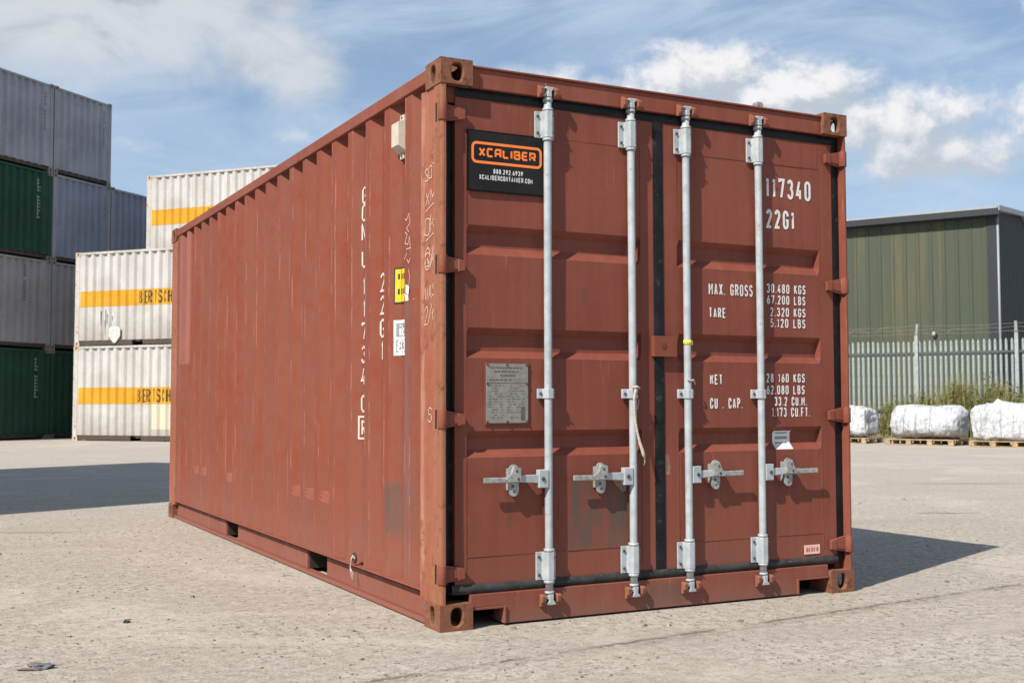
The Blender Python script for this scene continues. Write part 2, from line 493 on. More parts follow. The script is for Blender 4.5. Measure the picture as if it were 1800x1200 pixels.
Oc = arc(.5, .78, .5, .22, 180, 0) + arc(.5, .22, .5, .22, 0, -180) + [(0, .78)]
GL = {
    '0': [Oc], 'O': [Oc], '1': [[(.15, .80), (.52, 1), (.52, 0)]],
    '2': [arc(.5, .75, .48, .25, 170, -25) + [(.04, 0), (1, 0)]],
    '3': [arc(.46, .77, .46, .23, 165, -80) , arc(.46, .28, .52, .28, 85, -165)],
    '4': [[(.60, 1), (0, .24), (1, .24)], [(.74, .52), (.74, 0)]],
    '5': [[(.92, 1), (.12, 1), (.06, .56)] + arc(.46, .32, .52, .32, 120, -155)],
    '6': [[(.72, 1), (.10, .48)], ell(.5, .29, .5, .29)], '9': [[(.28, 0), (.90, .52)], ell(.5, .71, .5, .29)],
    '7': [[(0, .86), (0, 1), (1, 1), (.38, 0)]], '8': [ell(.5, .765, .43, .235), ell(.5, .265, .5, .265)],
    'A': [[(0, 0), (.5, 1), (1, 0)], [(.17, .30), (.83, .30)]],
    'B': [[(0, 0), (0, 1), (.5, 1)] + arc(.5, .77, .42, .23, 90, -90) + [(0, .54)], [(.5, .54)] + arc(.5, .27, .5, .27, 90, -90) + [(0, 0)]],
    'C': [[(1, .70)] + arc(.5, .78, .5, .22, 0, 180) + arc(.5, .22, .5, .22, 180, 360) + [(1, .30)]],
    'D': [[(0, 0), (0, 1), (.45, 1)] + arc(.45, .7, .55, .3, 90, 0) + arc(.45, .3, .55, .3, 0, -90) + [(0, 0)]],
    'E': [[(1, 1), (0, 1), (0, 0), (1, 0)], [(0, .52), (.85, .52)]], 'F': [[(1, 1), (0, 1), (0, 0)], [(0, .52), (.85, .52)]],
    'G': [[(1, .72)] + arc(.5, .78, .5, .22, 0, 180) + arc(.5, .22, .5, .22, 180, 360) + [(1, .46), (.55, .46)]],
    'H': [[(0, 0), (0, 1)], [(1, 0), (1, 1)], [(0, .52), (1, .52)]], 'I': [[(.5, 0), (.5, 1)]],
    'K': [[(0, 0), (0, 1)], [(.95, 1), (0, .42)], [(.30, .58), (1, 0)]], 'L': [[(0, 1), (0, 0), (.95, 0)]],
    'M': [[(0, 0), (0, 1), (.5, .35), (1, 1), (1, 0)]], 'N': [[(0, 0), (0, 1), (1, 0), (1, 1)]],
    'P': [[(0, 0), (0, 1), (.5, 1)] + arc(.5, .74, .5, .26, 90, -90) + [(0, .48)]],
    'R': [[(0, 0), (0, 1), (.5, 1)] + arc(.5, .74, .5, .26, 90, -90) + [(0, .48)], [(.5, .48), (1, 0)]],
    'S': [arc(.5, .76, .48, .24, 15, 250) + arc(.5, .27, .5, .27, 75, -165)],
    'T': [[(0, 1), (1, 1)], [(.5, 1), (.5, 0)]], 'U': [[(0, 1), (0, .22)] + arc(.5, .22, .5, .22, 180, 360) + [(1, 1)]],
    'X': [[(0, 0), (1, 1)], [(0, 1), (1, 0)]], 'W': [[(0, 1), (.25, 0), (.5, .7), (.75, 0), (1, 1)]],
    '.': [[(.5, 0), (.5, .07)]], ',': [[(.5, .07), (.42, -.08)]], '/': [[(0, 0), (1, 1)]],
    'i': [[(.5, 0), (.5, .66)], [(.5, .84), (.5, .95)]], 'k': [[(0, 0), (0, 1)], [(.95, .66), (.05, .28), (.95, 0)]],
    ' ': [],
}
TECH = {
    'X': [[(0, 0), (1, 1)], [(0, 1), (1, 0)]], 'C': [[(1, 1), (.16, 1), (0, .8), (0, .2), (.16, 0), (1, 0)]],
    'A': [[(0, 0), (0, .8), (.16, 1), (1, 1), (1, 0)], [(0, .42), (1, .42)]], 'L': [[(0, 1), (0, .2), (.16, 0), (1, 0)]], 'I': [[(.5, 0), (.5, 1)]],
    'B': [[(0, 0), (0, 1), (.85, 1), (.95, .85), (.95, .65), (.85, .53), (0, .53)], [(.85, .53), (1, .4), (1, .15), (.85, 0), (0, 0)]],
    'E': [[(1, 1), (.16, 1), (0, .8), (0, .2), (.16, 0), (1, 0)], [(0, .5), (.9, .5)]],
    'R': [[(0, 0), (0, 1), (.85, 1), (1, .84), (1, .56), (.85, .42), (0, .42)], [(.62, .42), (1, 0)]],
}


def ribbon(mb, pts, t, fn, m=0, maxlen=0.012):
    """flat stroke of width t along the 2-D polyline pts, mapped by fn(u, v)"""
    P = [Vector((p[0], p[1])) for p in pts]
    Q = [P[0]]
    for a, b in zip(P, P[1:]):
        L = (b - a).length
        if L < 1e-7: continue
        n = max(1, int(L / maxlen))
        for i in range(1, n + 1): Q.append(a.lerp(b, i / n))
    closed = (Q[0] - Q[-1]).length < 1e-6 and len(Q) > 3
    n = len(Q)
    Lf, Rt = [], []
    for i in range(n):
        if closed:
            a = Q[i - 1] if i > 0 else Q[n - 2]
            b = Q[i + 1] if i < n - 1 else Q[1]
        else:
            a = Q[max(i - 1, 0)]; b = Q[min(i + 1, n - 1)]
        d1 = (Q[i] - a); d2 = (b - Q[i])
        if d1.length < 1e-8: d1 = d2
        if d2.length < 1e-8: d2 = d1
        d1 = d1.normalized(); d2 = d2.normalized()
        n1 = Vector((-d1.y, d1.x)); n2 = Vector((-d2.y, d2.x))
        mm = n1 + n2
        if mm.length < 0.35: mm = n1.copy()
        mm.normalize()
        k = 1.0 / max(0.55, mm.dot(n1))
        off = mm * (t / 2 * k)
        Lf.append(mb.vert(fn(*(Q[i] + off)))); Rt.append(mb.vert(fn(*(Q[i] - off))))
    for i in range(n - 1):
        mb.face((Lf[i], Rt[i], Rt[i + 1], Lf[i + 1]), m)


def text(mb, s, x, z, cw, h, t, fn, gap=None, m=0, font=GL, right=False, maxlen=0.012):
    """write s with its lower left corner at (x, z); cw letter width, h height, t stroke"""
    gap = cw * 0.38 if gap is None else gap
    adv = []
    for c in s:
        w = cw
        if c in '.,': w = cw * 0.3
        elif c in 'I1i': w = cw * (0.62 if font is GL else 0.34)
        elif c == ' ': w = cw * 0.75
        elif c in 'MW': w = cw * 1.18
        adv.append(w)
    tot = sum(adv) + gap * (len(s) - 1)
    if right: x = x - tot
    for c, w in zip(s, adv):
        for k, line in enumerate(font.get(c, [])):
            pts = [(x + t / 2 + p[0] * (w - t), z + t / 2 + p[1] * (h - t)) for p in line]
            if len(pts) > 1: ribbon(mb, pts, t, lambda u, v, e=k * 0.00015: fn(u, v, e), m, maxlen)
        x += w + gap
    return x


# ------------------------------------------------------------------ common container pieces
CW, CL, CH = 2.438, 6.058, 2.591


def holed(mb, fn, w, h, cx, cy, rx, ry, depth, p=2.6, n=24, m=0):
    """w x h plate with a rounded hole whose wall goes 'depth' inwards; fn(u, v, d)"""
    ang = [2 * PI * i / n for i in range(n)]
    ang += [math.atan2(yy - cy, xx - cx) % (2 * PI) for xx in (0, w) for yy in (0, h)]
    ang = sorted(set(round(a, 6) for a in ang))
    O, I, D = [], [], []
    for a in ang:
        c, s_ = math.cos(a), math.sin(a)
        tx = ((w - cx) / c if c > 1e-9 else (-cx / c if c < -1e-9 else 1e9))
        ty = ((h - cy) / s_ if s_ > 1e-9 else (-cy / s_ if s_ < -1e-9 else 1e9))
        tt = min(tx, ty)
        r = (abs(c / rx) ** p + abs(s_ / ry) ** p) ** (-1 / p)
        O.append(mb.vert(fn(cx + tt * c, cy + tt * s_, 0)))
        I.append(mb.vert(fn(cx + r * c, cy + r * s_, 0)))
        D.append(mb.vert(fn(cx + r * c, cy + r * s_, depth)))
    k = len(ang)
    for i in range(k):
        j = (i + 1) % k
        mb.face((O[i], O[j], I[j], I[i]), m)
        mb.face((I[i], I[j], D[j], D[i]), m)


def casting(sx, sy, sz, L=CL):
    """corner casting, sx/sy/sz = -1 or 1 tell which corner"""
    mb = MB()
    X, Y, Z = 0.162, 0.178, 0.118

    def q(x, y, z):
        return ((x if sx < 0 else CW - x), (y if sy < 0 else L - y), (z if sz < 0 else CH - z))
    t = 0.028
    holed(mb, lambda u, v, d: q(u, d, v), X, Z, X * 0.52, Z * 0.52, 0.0295, 0.041, t)
    holed(mb, lambda u, v, d: q(d, u, v), Y, Z, Y * 0.52, Z * 0.52, 0.0275, 0.040, t)
    holed(mb, lambda u, v, d: q(u, v, d), X, Y, X * 0.5, Y * 0.5, 0.031, 0.056, t)
    for P in (((X, 0, 0), (X, Y, 0), (X, Y, Z), (X, 0, Z)), ((0, Y, 0), (X, Y, 0), (X, Y, Z), (0, Y, Z)), ((0, 0, Z), (X, 0, Z), (X, Y, Z), (0, Y, Z))):
        mb.quad(*[q(*p) for p in P])
    bm = MB(); bm.v = mb.v; bm.f = mb.f; bm.mi = mb.mi; bm.sm = mb.sm
    return bm


def weld(o, d=0.0004):
    bm = bmesh.new(); bm.from_mesh(o.data)
    bmesh.ops.remove_doubles(bm, verts=bm.verts, dist=d)
    bmesh.ops.recalc_face_normals(bm, faces=bm.faces)
    bm.to_mesh(o.data); bm.free()
    return o


PITCH, DEP = 0.278, 0.042


def corr_stations(a0, a1, first, flip=False):
    """stations (s, depth) of a trapezoid corrugation between a0 and a1; 'first' is where the first recess begins"""
    st = [(a0, 0.0)]
    s = first
    while s + 0.206 < a1 - 0.02:
        st += [(s, 0.0), (s + 0.068, DEP), (s + 0.138, DEP), (s + 0.206, 0.0)]
        s += PITCH
    st.append((a1, 0.0))
    out = [st[0]]
    for p in st[1:]:
        if p[0] - out[-1][0] > 0.004: out.append(p)
    return out


def interp(st, s):
    for (a, da), (b, db) in zip(st, st[1:]):
        if a <= s <= b: return da + (db - da) * (s - a) / (b - a)
    return 0.0


# ================================================================== SETTING: yard ground
def make_ground():
    m, nt, b = base_mat('pale_worn_concrete')
    pos = nt.new('ShaderNodeNewGeometry').outputs['Position']
    xyz = nt.sep(pos)
    n_big = nt.noise(pos, 0.16, 6, 0.6, 0.5)
    n_mid = nt.noise(pos, 1.3, 7, 0.62, 0.6)
    n_f = nt.noise(pos, 17.0, 8, 0.7)
    n_ff = nt.noise(pos, 62.0, 6, 0.7)
    c = nt.mix(nt.ss(n_big, 0.32, 0.68), (0.350, 0.310, 0.259), (0.403, 0.364, 0.313))
    c = nt.mix(nt.mul(nt.ss(n_mid, 0.34, 0.58, 1, 0), 0.40), c, (0.298, 0.256, 0.212))
    c = nt.mix(nt.mul(nt.ss(n_f, 0.42, 0.52, 1, 0), 0.62), c, (0.250, 0.215, 0.179))
    c = nt.mix(nt.mul(nt.ss(n_f, 0.52, 0.64), 0.40), c, (0.483, 0.446, 0.392))
    c = nt.mix(nt.mul(nt.ss(n_ff, 0.53, 0.64), 0.55), c, (0.531, 0.495, 0.445))
    c = nt.mix(nt.mul(nt.ss(n_ff, 0.36, 0.46, 1, 0), 0.55), c, (0.192, 0.166, 0.138))
    # dark grit
    sp = nt.ss(nt.noise(pos, 27.0, 5, 0.62, 0.3), 0.575, 0.625)
    c = nt.mix(nt.mul(sp, nt.ss(n_mid, 0.40, 0.58, 0.30, 0.95)), c, (0.130, 0.111, 0.096))
    sp2 = nt.ss(nt.noise(pos, 80.0, 4, 0.6), 0.585, 0.64)
    c = nt.mix(nt.mul(sp2, 0.8), c, (0.096, 0.082, 0.074))
    # tyre scuffs and wet-looking stains
    v2 = nt.new('ShaderNodeVectorRotate', rotation_type='Z_AXIS')
    nt.l.new(pos, v2.inputs['Vector']); v2.inputs['Angle'].default_value = 0.32
    ty = nt.noise(nt.vscale(v2.outputs[0], (0.12, 1.9, 1)), 1.0, 6, 0.6, 0.3)
    c = nt.mix(nt.mul(nt.ss(ty, 0.47, 0.68), 0.50), c, (0.285, 0.25, 0.215))
    st = nt.mul(nt.ss(nt.noise(pos, 0.55, 5, 0.6, 0.8), 0.60, 0.72), 0.35)
    c = nt.mix(st, c, (0.30, 0.27, 0.235))
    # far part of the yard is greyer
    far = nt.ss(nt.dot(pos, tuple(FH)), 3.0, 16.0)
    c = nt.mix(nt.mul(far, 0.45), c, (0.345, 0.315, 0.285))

    bp = nt.ss(nt.noise(pos, 0.75, 7, 0.66, 1.2), 0.50, 0.60)
    c = nt.mix(nt.mul(bp, 0.22), c, (0.30, 0.25, 0.20))
    bl = nt.ss(nt.noise(nt.vscale(pos, (1, 1, 1), (31, 7, 0)), 0.5, 7, 0.66, 1.0), 0.52, 0.62)
    c = nt.mix(nt.mul(bl, 0.25), c, (0.52, 0.47, 0.40))

    # slab joints: worn dark lines
    def joint(p0, p1, width, amt):
        d = Vector((p1[0] - p0[0], p1[1] - p0[1], 0)).normalized()
        nn = Vector((-d.y, d.x, 0))
        dist = nt.sub(nt.dot(pos, tuple(nn)), nn.x * p0[0] + nn.y * p0[1])
        wob = nt.mul(nt.sub(nt.noise(pos, 9.0, 8, 0.75), 0.5), 0.11)
        dd = nt.m('ABSOLUTE', nt.add(dist, wob))
        k = nt.ss(dd, width * 0.35, width, 1, 0)
        along = nt.mul(nt.ss(nt.noise(pos, 2.6, 5, 0.65), 0.36, 0.54), nt.ss(nt.noise(pos, 24.0, 4, 0.6), 0.36, 0.50))
        return nt.mul(nt.mul(k, along), amt)
    j1 = joint((-0.329, -0.673), (3.467, -0.242), 0.022, 1.0)
    j1b = joint((-0.329, -0.70), (3.467, -0.262), 0.085, 0.34)
    j2 = joint((3.723, 1.25), (3.94, 0.141), 0.016, 0.8)
    for j in (j1b, j1, j2): c = nt.mix(j, c, (0.13, 0.105, 0.085))
    # shallow damp hollow to the right
    for (px, py, rx, ry) in ((6.35, 2.95, 0.34, 0.09), (9.6, 5.6, 0.9, 0.12), (-1.2, 5.2, 0.5, 0.05)):
        dx = nt.m('DIVIDE', nt.sub(xyz[0], px), rx); dy = nt.m('DIVIDE', nt.sub(xyz[1], py), ry)
        # hollow lies across the view, so turn it with the yard
        q = nt.add(nt.mul(dx, 0.888), nt.mul(nt.m('DIVIDE', nt.sub(xyz[1], py), rx), -0.46))
        w_ = nt.add(nt.mul(nt.m('DIVIDE', nt.sub(xyz[0], px), ry), 0.46), nt.mul(dy, 0.888))
        d2 = nt.add(nt.add(nt.mul(q, q), nt.mul(w_, w_)), nt.mul(nt.sub(nt.noise(pos, 9, 5, 0.6), 0.5), 1.5))
        c = nt.mix(nt.mul(nt.ss(d2, 0.25, 1.0, 1, 0), 0.55), c, (0.14, 0.12, 0.10))
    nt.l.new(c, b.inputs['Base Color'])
    b.inputs['Roughness'].default_value = 0.88
    b.inputs['Specular IOR Level'].default_value = 0.25
    h = nt.add(nt.add(nt.mul(n_f, 0.9), nt.mul(n_ff, 0.35)), nt.mul(n_mid, 1.0))
    bump(nt, b, h, 0.65, 0.02)
    mb = MB()
    S = 700
    mb.quad((-S, -S, 0), (S, -S, 0), (S, S, 0), (-S, S, 0))
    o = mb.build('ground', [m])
    tag(o, 'pale worn concrete yard with dark grit and slab joints', 'ground', kind='structure')


make_ground()

# ================================================================== MAIN RED CONTAINER
main = thing('shipping_container', 'weathered red shipping container with four pale locking rods on closed doors, alone in the foreground', 'shipping container')
DY = 0.05                                    # door face lies this far behind the castings


def off(x0, z0, y):
    """carry a measurement taken in the plane of the castings (y=0) back to depth y"""
    k = y / 4.8047
    return x0 + k * (x0 + 2.1245), z0 + k * (z0 - 1.018)


# --- corner castings
for sx in (-1, 1):
    for sy in (-1, 1):
        for sz in (-1, 1):
            o = casting(sx, sy, sz).build('corner_casting', 'rust_cast', main)
            weld(o)
            b = o.modifiers.new('bevel', 'BEVEL'); b.width = 0.007; b.segments = 3; b.limit_method = 'ANGLE'; b.angle_limit = math.radians(50)

# --- corner posts
ZP0, ZP1 = 0.118, 2.473


def wobble(mb_obj, cuts=28, amp=0.002):
    """give a long post the slightly hammered outline of used steel"""
    bm = bmesh.new(); bm.from_mesh(mb_obj.data)
    lo = min(v.co.z for v in bm.verts); hi = max(v.co.z for v in bm.verts)
    for i in range(1, cuts):
        z = lo + (hi - lo) * i / cuts
        bmesh.ops.bisect_plane(bm, geom=bm.verts[:] + bm.edges[:] + bm.faces[:], plane_co=(0, 0, z), plane_no=(0, 0, 1))
    for v in bm.verts:
        if lo + 0.01 < v.co.z < hi - 0.01:
            n = mnoise.noise_vector(Vector((v.co.x * 9, v.co.y * 9, v.co.z * 4.5)))
            v.co.x += n.x * amp; v.co.y += n.y * amp
    bm.to_mesh(mb_obj.data); bm.free()


pl = [(.004, .014), (.008, .006), (.016, .003), (.028, .003), (.028, .085), (.06, .085), (.06, .235), (.004, .235), (.004, .214), (.0085, .208), (.0085, .094), (.004, .088)]
for side in (-1, 1):
    mb = MB()
    poly = pl if side < 0 else [(CW - x if x != .028 else CW - 0.020, y) for x, y in pl]
    mb.prism(poly, lambda u, v, t: (u, v, t), ZP0, ZP1)
    o = mb.build('corner_post', 'rust_post' if side < 0 else 'red_frame', main)
    wobble(o)
    mb = MB()
    x0, x1 = (.004, .10) if side < 0 else (CW - .10, CW - .004)
    mb.box(x0, x1, CL - .235, CL - .004, ZP0, ZP1)
    mb.build('corner_post', 'rust_post', main, 0.008)
# hinge slots in the near post: black strips painted for their shade, with a lug
HZ = [2.345, 1.646, 0.944, 0.250]

# --- side walls
ST = corr_stations(0.235, CL - 0.235, 0.455)
ST[0] = (0.235, 0.030)
ST.insert(1, (0.28, DEP)); ST.insert(2, (0.315, DEP)); ST.insert(3, (0.372, 0.0))
PLATES = [(1.55, 2.36, 0.450), (3.74, 4.12, 0.44), (4.60, 5.26, 0.44)]     # flattened pieces above the forklift pockets
WZ0, WZ1 = 0.1605, 2.515


def side_depth(y, z):
    d = interp(ST, y)
    for (a, b_, zt) in PLATES:
        if a - 1e-4 <= y <= b_ + 1e-4:
            top = zt + 0.06
            k = 0 if z < zt else (1 if z > top else (z - zt) / (top - zt))
            d *= k
    return d


def side_x(y, z, side=-1):
    d = 0.012 + side_depth(y, z)
    edge = max(0, min(1, (z - WZ0) / 0.3, (WZ1 - z) / 0.3))
    d += 0.0035 * edge * mnoise.noise(Vector((y * 1.9, z * 2.3, 3 + side)))
    return d + 0.0016 * edge * mnoise.noise(Vector((y * 6, z * 4, 9 + side)))


ys = []
for (a, b_) in zip(ST, ST[1:]):
    n = max(1, int((b_[0] - a[0]) / 0.075))
    for i in range(n): ys.append(a[0] + (b_[0] - a[0]) * i / n)
ys.append(ST[-1][0])
zs = sorted(set([WZ0 + (WZ1 - WZ0) * i / 26 for i in range(27)] + [0.44, 0.45, 0.47, 0.49, 0.50, 0.51]))
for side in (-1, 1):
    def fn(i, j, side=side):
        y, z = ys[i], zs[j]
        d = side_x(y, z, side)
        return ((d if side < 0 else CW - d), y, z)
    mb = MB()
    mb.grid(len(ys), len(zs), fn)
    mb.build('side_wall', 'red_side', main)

# --- rails
for side in (-1, 1):
    X = (lambda a: a) if side < 0 else (lambda a: CW - a)
    mb = MB()
    xa, xb = sorted((X(0.003), X(0.06)))
    mb.box(xa, xb, 0.178, CL - 0.178, 2.510, 2.574)
    o = mb.build('top_rail', 'red_frame', main, 0.005)
    # bottom rail with two forklift pockets, set back under the wall
    mb = MB()
    prof = [(0.178, 0.024), (1.70, 0.024), (1.70, 0.135), (2.07, 0.135), (2.07, 0.024), (3.73, 0.024), (3.73, 0.135), (4.08, 0.135), (4.08, 0.024), (CL - 0.178, 0.024), (CL - 0.178, 0.158), (0.178, 0.158)]
    xa, xb = X(0.030), X(0.036)
    pr2 = [(y, (0.118 if z == 0.158 else z)) for y, z in prof]
    # web of the rail
    for (a, b_, lo) in ((0.178, 1.70, 0.024), (2.07, 3.73, 0.024), (4.08, CL - 0.178, 0.024)):
        x0, x1 = sorted((X(0.043), X(0.062)))
        mb.box(x0, x1, a, b_, lo, 0.134)
    x0, x1 = sorted((X(0.007), X(0.07)))
    mb.box(x0, x1, 0.236, CL - 0.236, 0.1505, 0.160)
    x0, x1 = sorted((X(0.046), X(0.068)))
    mb.box(x0, x1, 0.236, CL - 0.236, 0.1345, 0.150)
    x0, x1 = sorted((X(0.014), X(0.0705)))
    mb.box(x0, x1, 0.179, CL - 0.179, 0.006, 0.0235)
    mb.build('bottom_rail', 'red_frame', main, 0.003)
mb = MB()
for y0, y1 in ((1.70, 2.07), (3.73, 4.08)):      # pocket tunnels
    mb.box(0.06, CW - 0.06, y0 - 0.006, y0 - 0.0005, 0.0245, 0.13)
    mb.box(0.06, CW - 0.06, y1 + 0.0005, y1 + 0.006, 0.0245, 0.13)
mb.box(0.075, CW - 0.075, 0.20, CL - 0.2, 0.134, 0.150)
mb.build('floor', 'dark', main)
mb = MB()
mb.box(0.062, CW - 0.062, 0.16, CL - 0.16, 2.548, 2.556)
for i in range(26):
    y = 0.3 + i * 0.21
    mb.box(0.12, CW - 0.12, y, y + 0.09, 2.5565, 2.570)
mb.build('roof', 'roof_red', main, 0.003)
mb = MB()
mb.grid(2, 2, lambda i, j: (0.1 + i * (CW - 0.2), CL - 0.05, 0.15 + j * 2.4))
mb.build('rear_wall', 'red_side', main)

# --- header and sill of the door frame
mb = MB()
mb.box(0.165, CW - 0.165, 0.028, 0.12, 2.474, 2.566)
mb.box(0.165, CW - 0.165, 0.018, 0.16, 2.5665, 2.577)
mb.box(0.03, 0.164, 0.06, 0.12, 2.40, 2.472); mb.box(CW - 0.164, CW - 0.03, 0.06, 0.12, 2.40, 2.472)
mb.build('door_header', 'red_frame', main, 0.003)
mb = MB()
xa, xb = 0.338, 2.055
mb.prism([(0.164, 0.092), (xa, 0.092), (xa, 0.010), (xb, 0.010), (xb, 0.092), (CW - 0.164, 0.092), (CW - 0.164, 0.150), (0.164, 0.150)],
         lambda u, v, t: (u, t, v), 0.022, 0.055)
mb.box(xa - 0.012, xa - 0.0005, 0.012, 0.12, 0.012, 0.0915)
mb.box(xb + 0.0005, xb + 0.012, 0.012, 0.12, 0.012, 0.0915)
mb.box(0.164, xa - 0.0125, 0.016, 0.12, 0.081, 0.0915)
mb.box(xb + 0.0125, CW - 0.164, 0.016, 0.12, 0.081, 0.0915)
mb.box(xa, xb, 0.056, 0.17, 0.012, 0.03)
mb.build('door_sill', 'red_frame', main, 0.002)

# --- lashing eye on the header, small clip
mb = MB()
mb.box(1.872, 1.902, 0.06, 0.09, 2.577, 2.615); mb.box(1.862, 1.869, 0.055, 0.095, 2.577, 2.61); mb.cyl((1.86, 0.075, 2.602), (1.91, 0.075, 2.602), 0.011, 10)
mb.build('lashing_eye', 'zinc', main)

# --- doors
BANDS = [(1.840, 1.806, 1.742, 1.702), (1.364, 1.330, 1.258, 1.224), (0.888, 0.856, 0.802, 0.766)]
RDEP = 0.034


def door_depth(x, z, xl, xr):
    e = 0.010
    kx = 0.0
    if xl <= x <= xr:
        kx = min(1.0, (x - xl) / e, (xr - x) / e)
    d = 0.0
    for (a, b_, c_, dd) in BANDS:
        if dd <= z <= a:
            if z > b_: k = (a - z) / (a - b_)
            elif z >= c_: k = 1
            else: k = (z - dd) / (c_ - dd)
            d = k
    y = DY + RDEP * d * kx
    if xl < x < xr:
        y += 0.0028 * mnoise.noise(Vector((x * 2.2, z * 2.1, 5.0))) + 0.0010 * mnoise.noise(Vector((x * 5, z * 4, 1.0)))
    return y


DOORS = [(0.094, 1.187, 0.152, 1.109), (1.246, 2.364, 1.330, 2.269)]
DZ0, DZ1 = 0.193, 2.428
doors = []
for (x0, x1, xl, xr) in DOORS:
    xsd = [x0, xl - 0.004, xl, xl + 0.010] + [xl + 0.01 + (xr - xl - 0.02) * i / 16 for i in range(1, 16)] + [xr - 0.010, xr, xr + 0.004, x1]
    zsd = [DZ0, DZ1]
    for bnd in BANDS: zsd += list(bnd)
    zz = sorted(zsd); full = []
    for a, b_ in zip(zz, zz[1:]):
        n = max(1, int((b_ - a) / 0.09))
        full += [a + (b_ - a) * i / n for i in range(n)]
    full.append(zz[-1])

    def fn(i, j):
        x, z = xsd[i], full[j]
        return (x, door_depth(x, z, xl, xr), z)
    mb = MB()
    mb.grid(len(xsd), len(full), fn)
    # leaf edge, weld beads
    for zz_ in (2.287, 0.318):
        mb.box(xl, xr, DY - 0.0022, DY + 0.003, zz_ - 0.003, zz_ + 0.003)
    mb.box(xl - 0.0035, xl + 0.0005, DY - 0.002, DY + 0.003, 0.23, 0.756); mb.box(xr - 0.0005, xr + 0.0035, DY - 0.002, DY + 0.003, 0.23, 0.756)
    mb.box(xl - 0.0035, xl + 0.0005, DY - 0.002, DY + 0.003, 1.85, 2.29); mb.box(xr - 0.0005, xr + 0.0035, DY - 0.002, DY + 0.003, 1.85, 2.29)
    mb.box(x0 + 0.002, x1 - 0.002, DY + 0.037, DY + 0.06, DZ0 + 0.002, DZ1 - 0.002)
    mb.box(x0, x0 + 0.004, DY + 0.001, DY + 0.0365, DZ0 + 0.002, DZ1 - 0.002)
    mb.box(x1 - 0.004, x1, DY + 0.001, DY + 0.0365, DZ0 + 0.002, DZ1 - 0.002)
    d = mb.build('door', 'red_door', main)
    doors.append(d)
tag(doors[0], 'left door leaf with black company sign and grey data plate')
tag(doors[1], 'right door leaf with white weight markings')


def gasket_strip(p0, p1, w, yb, h, along):
    """half-round rubber strip from p0 to p1 (x, z), w wide, bulging h in front of yb"""
    mb = MB()
    n = 7
    prof = [(-w / 2, 0.0)] + [(-w / 2 + w * i / (n - 1), h * (0.55 + 0.45 * math.sin(PI * i / (n - 1)))) for i in range(n)] + [(w / 2, 0.0)]
    seg = 30
    rows = []
    for k in range(seg + 1):
        t = k / seg
        x = p0[0] + (p1[0] - p0[0]) * t; z = p0[1] + (p1[1] - p0[1]) * t
        r = []
        for (s, hh) in prof:
            wv = 0.0015 * mnoise.noise(Vector((x * 6, z * 6, s * 20)))
            if along == 'z': r.append(mb.vert((x + s + wv, yb - hh, z)))
            else: r.append(mb.vert((x, yb - hh, z + s + wv)))
        rows.append(r)
    for a, b_ in zip(rows, rows[1:]):
        for i in range(len(prof) - 1):
            mb.face((a[i], a[i + 1], b_[i + 1], b_[i]), 0, 1 < i < len(prof) - 3)
    return mb


d0, d1 = doors
gasket_strip((0.061, 0.150), (0.061, 2.474), 0.066, 0.082, 0.004, 'z').build('gasket', 'rubber', d0)
gasket_strip((0.095, 2.450), (1.20, 2.450), 0.046, 0.056, 0.014, 'x').build('gasket', 'rubber', d0)
gasket_strip((0.075, 0.1725), (1.20, 0.1725), 0.042, 0.052, 0.018, 'x').build('gasket', 'rubber_dusty', d0)
gasket_strip((1.2165, 0.190), (1.2165, 2.432), 0.058, 0.052, 0.010, 'z').build('gasket', 'rubber', d1)
gasket_strip((2.391, 0.150), (2.391, 2.474), 0.054, 0.058, 0.006, 'z').build('gasket', 'rubber', d1)
gasket_strip((1.2005, 2.450), (2.36, 2.450), 0.046, 0.056, 0.014, 'x').build('gasket', 'rubber', d1)
gasket_strip((1.2005, 0.1725), (2.36, 0.1725), 0.042, 0.052, 0.018, 'x').build('gasket', 'rubber_dusty', d1)


# --- hinges
def hinge(z, side):
    mb = MB()
    hh = 0.041
    S = (lambda x: x) if side < 0 else (lambda x: CW - x)
    # blade: tapering plate over the gasket, ribbed rim
    poly = [(0.030, -hh), (0.128, -hh * 0.62), (0.128, hh * 0.55), (0.030, hh)]
    mb.prism(poly, lambda u, v, t: (S(u), t, z + v), 0.030, 0.0485)
    mb.prism([(0.034, -hh * 0.72), (0.113, -hh * 0.40), (0.113, hh * 0.34), (0.034, hh * 0.72)], lambda u, v, t: (S(u), t, z + v), 0.026, 0.0295)
    mb.prism([(0.100, -hh * 0.72), (0.134, -hh * 0.56), (0.134, hh * 0.5), (0.100, hh * 0.66)], lambda u, v, t: (S(u), t, z + v), 0.022, 0.0299)
    # lug on the post: knuckle barrel and black strip painting the slot's shade behind it
    mb.tube([(S(0.018), 0.018, z - hh), (S(0.018), 0.018, z + hh)], 0.0215, 14)
    mb.cyl((S(0.018), 0.018, z - hh - 0.006), (S(0.018), 0.018, z + hh + 0.006), 0.009, 10)
    x0, x1 = sorted((S(0.0018), S(0.0036)))
    mb.box(x0, x1, 0.048, 0.064, z - hh - 0.002, z + hh + 0.002, 1)
    return mb


for z in HZ:
    hinge(z, -1).build('hinge', ['red_frame', 'slot_shade'], d0, 0.003)
    hinge(z + 0.003, 1).build('hinge', ['red_frame', 'slot_shade'], d1, 0.003)

# --- locking rods with their guides, cams, keepers
RY = 0.020
RODS = [(0.566, d0, -1), (1.037, d0, -1), (1.370, d1, 1), (1.833, d1, 1)]
HAND = [(0.376, 0.215, 0.53, 0.663), (0.847, 0.688, 1.005, 0.660), (1.530, 1.697, 1.405, 0.656), (2.002, 2.192, 1.866, 0.655)]


def bolt(mb, x, y, z, r=0.0075, m=1):
    mb.cyl((x, y, z), (x, y - 0.006, z), r, 8, m)


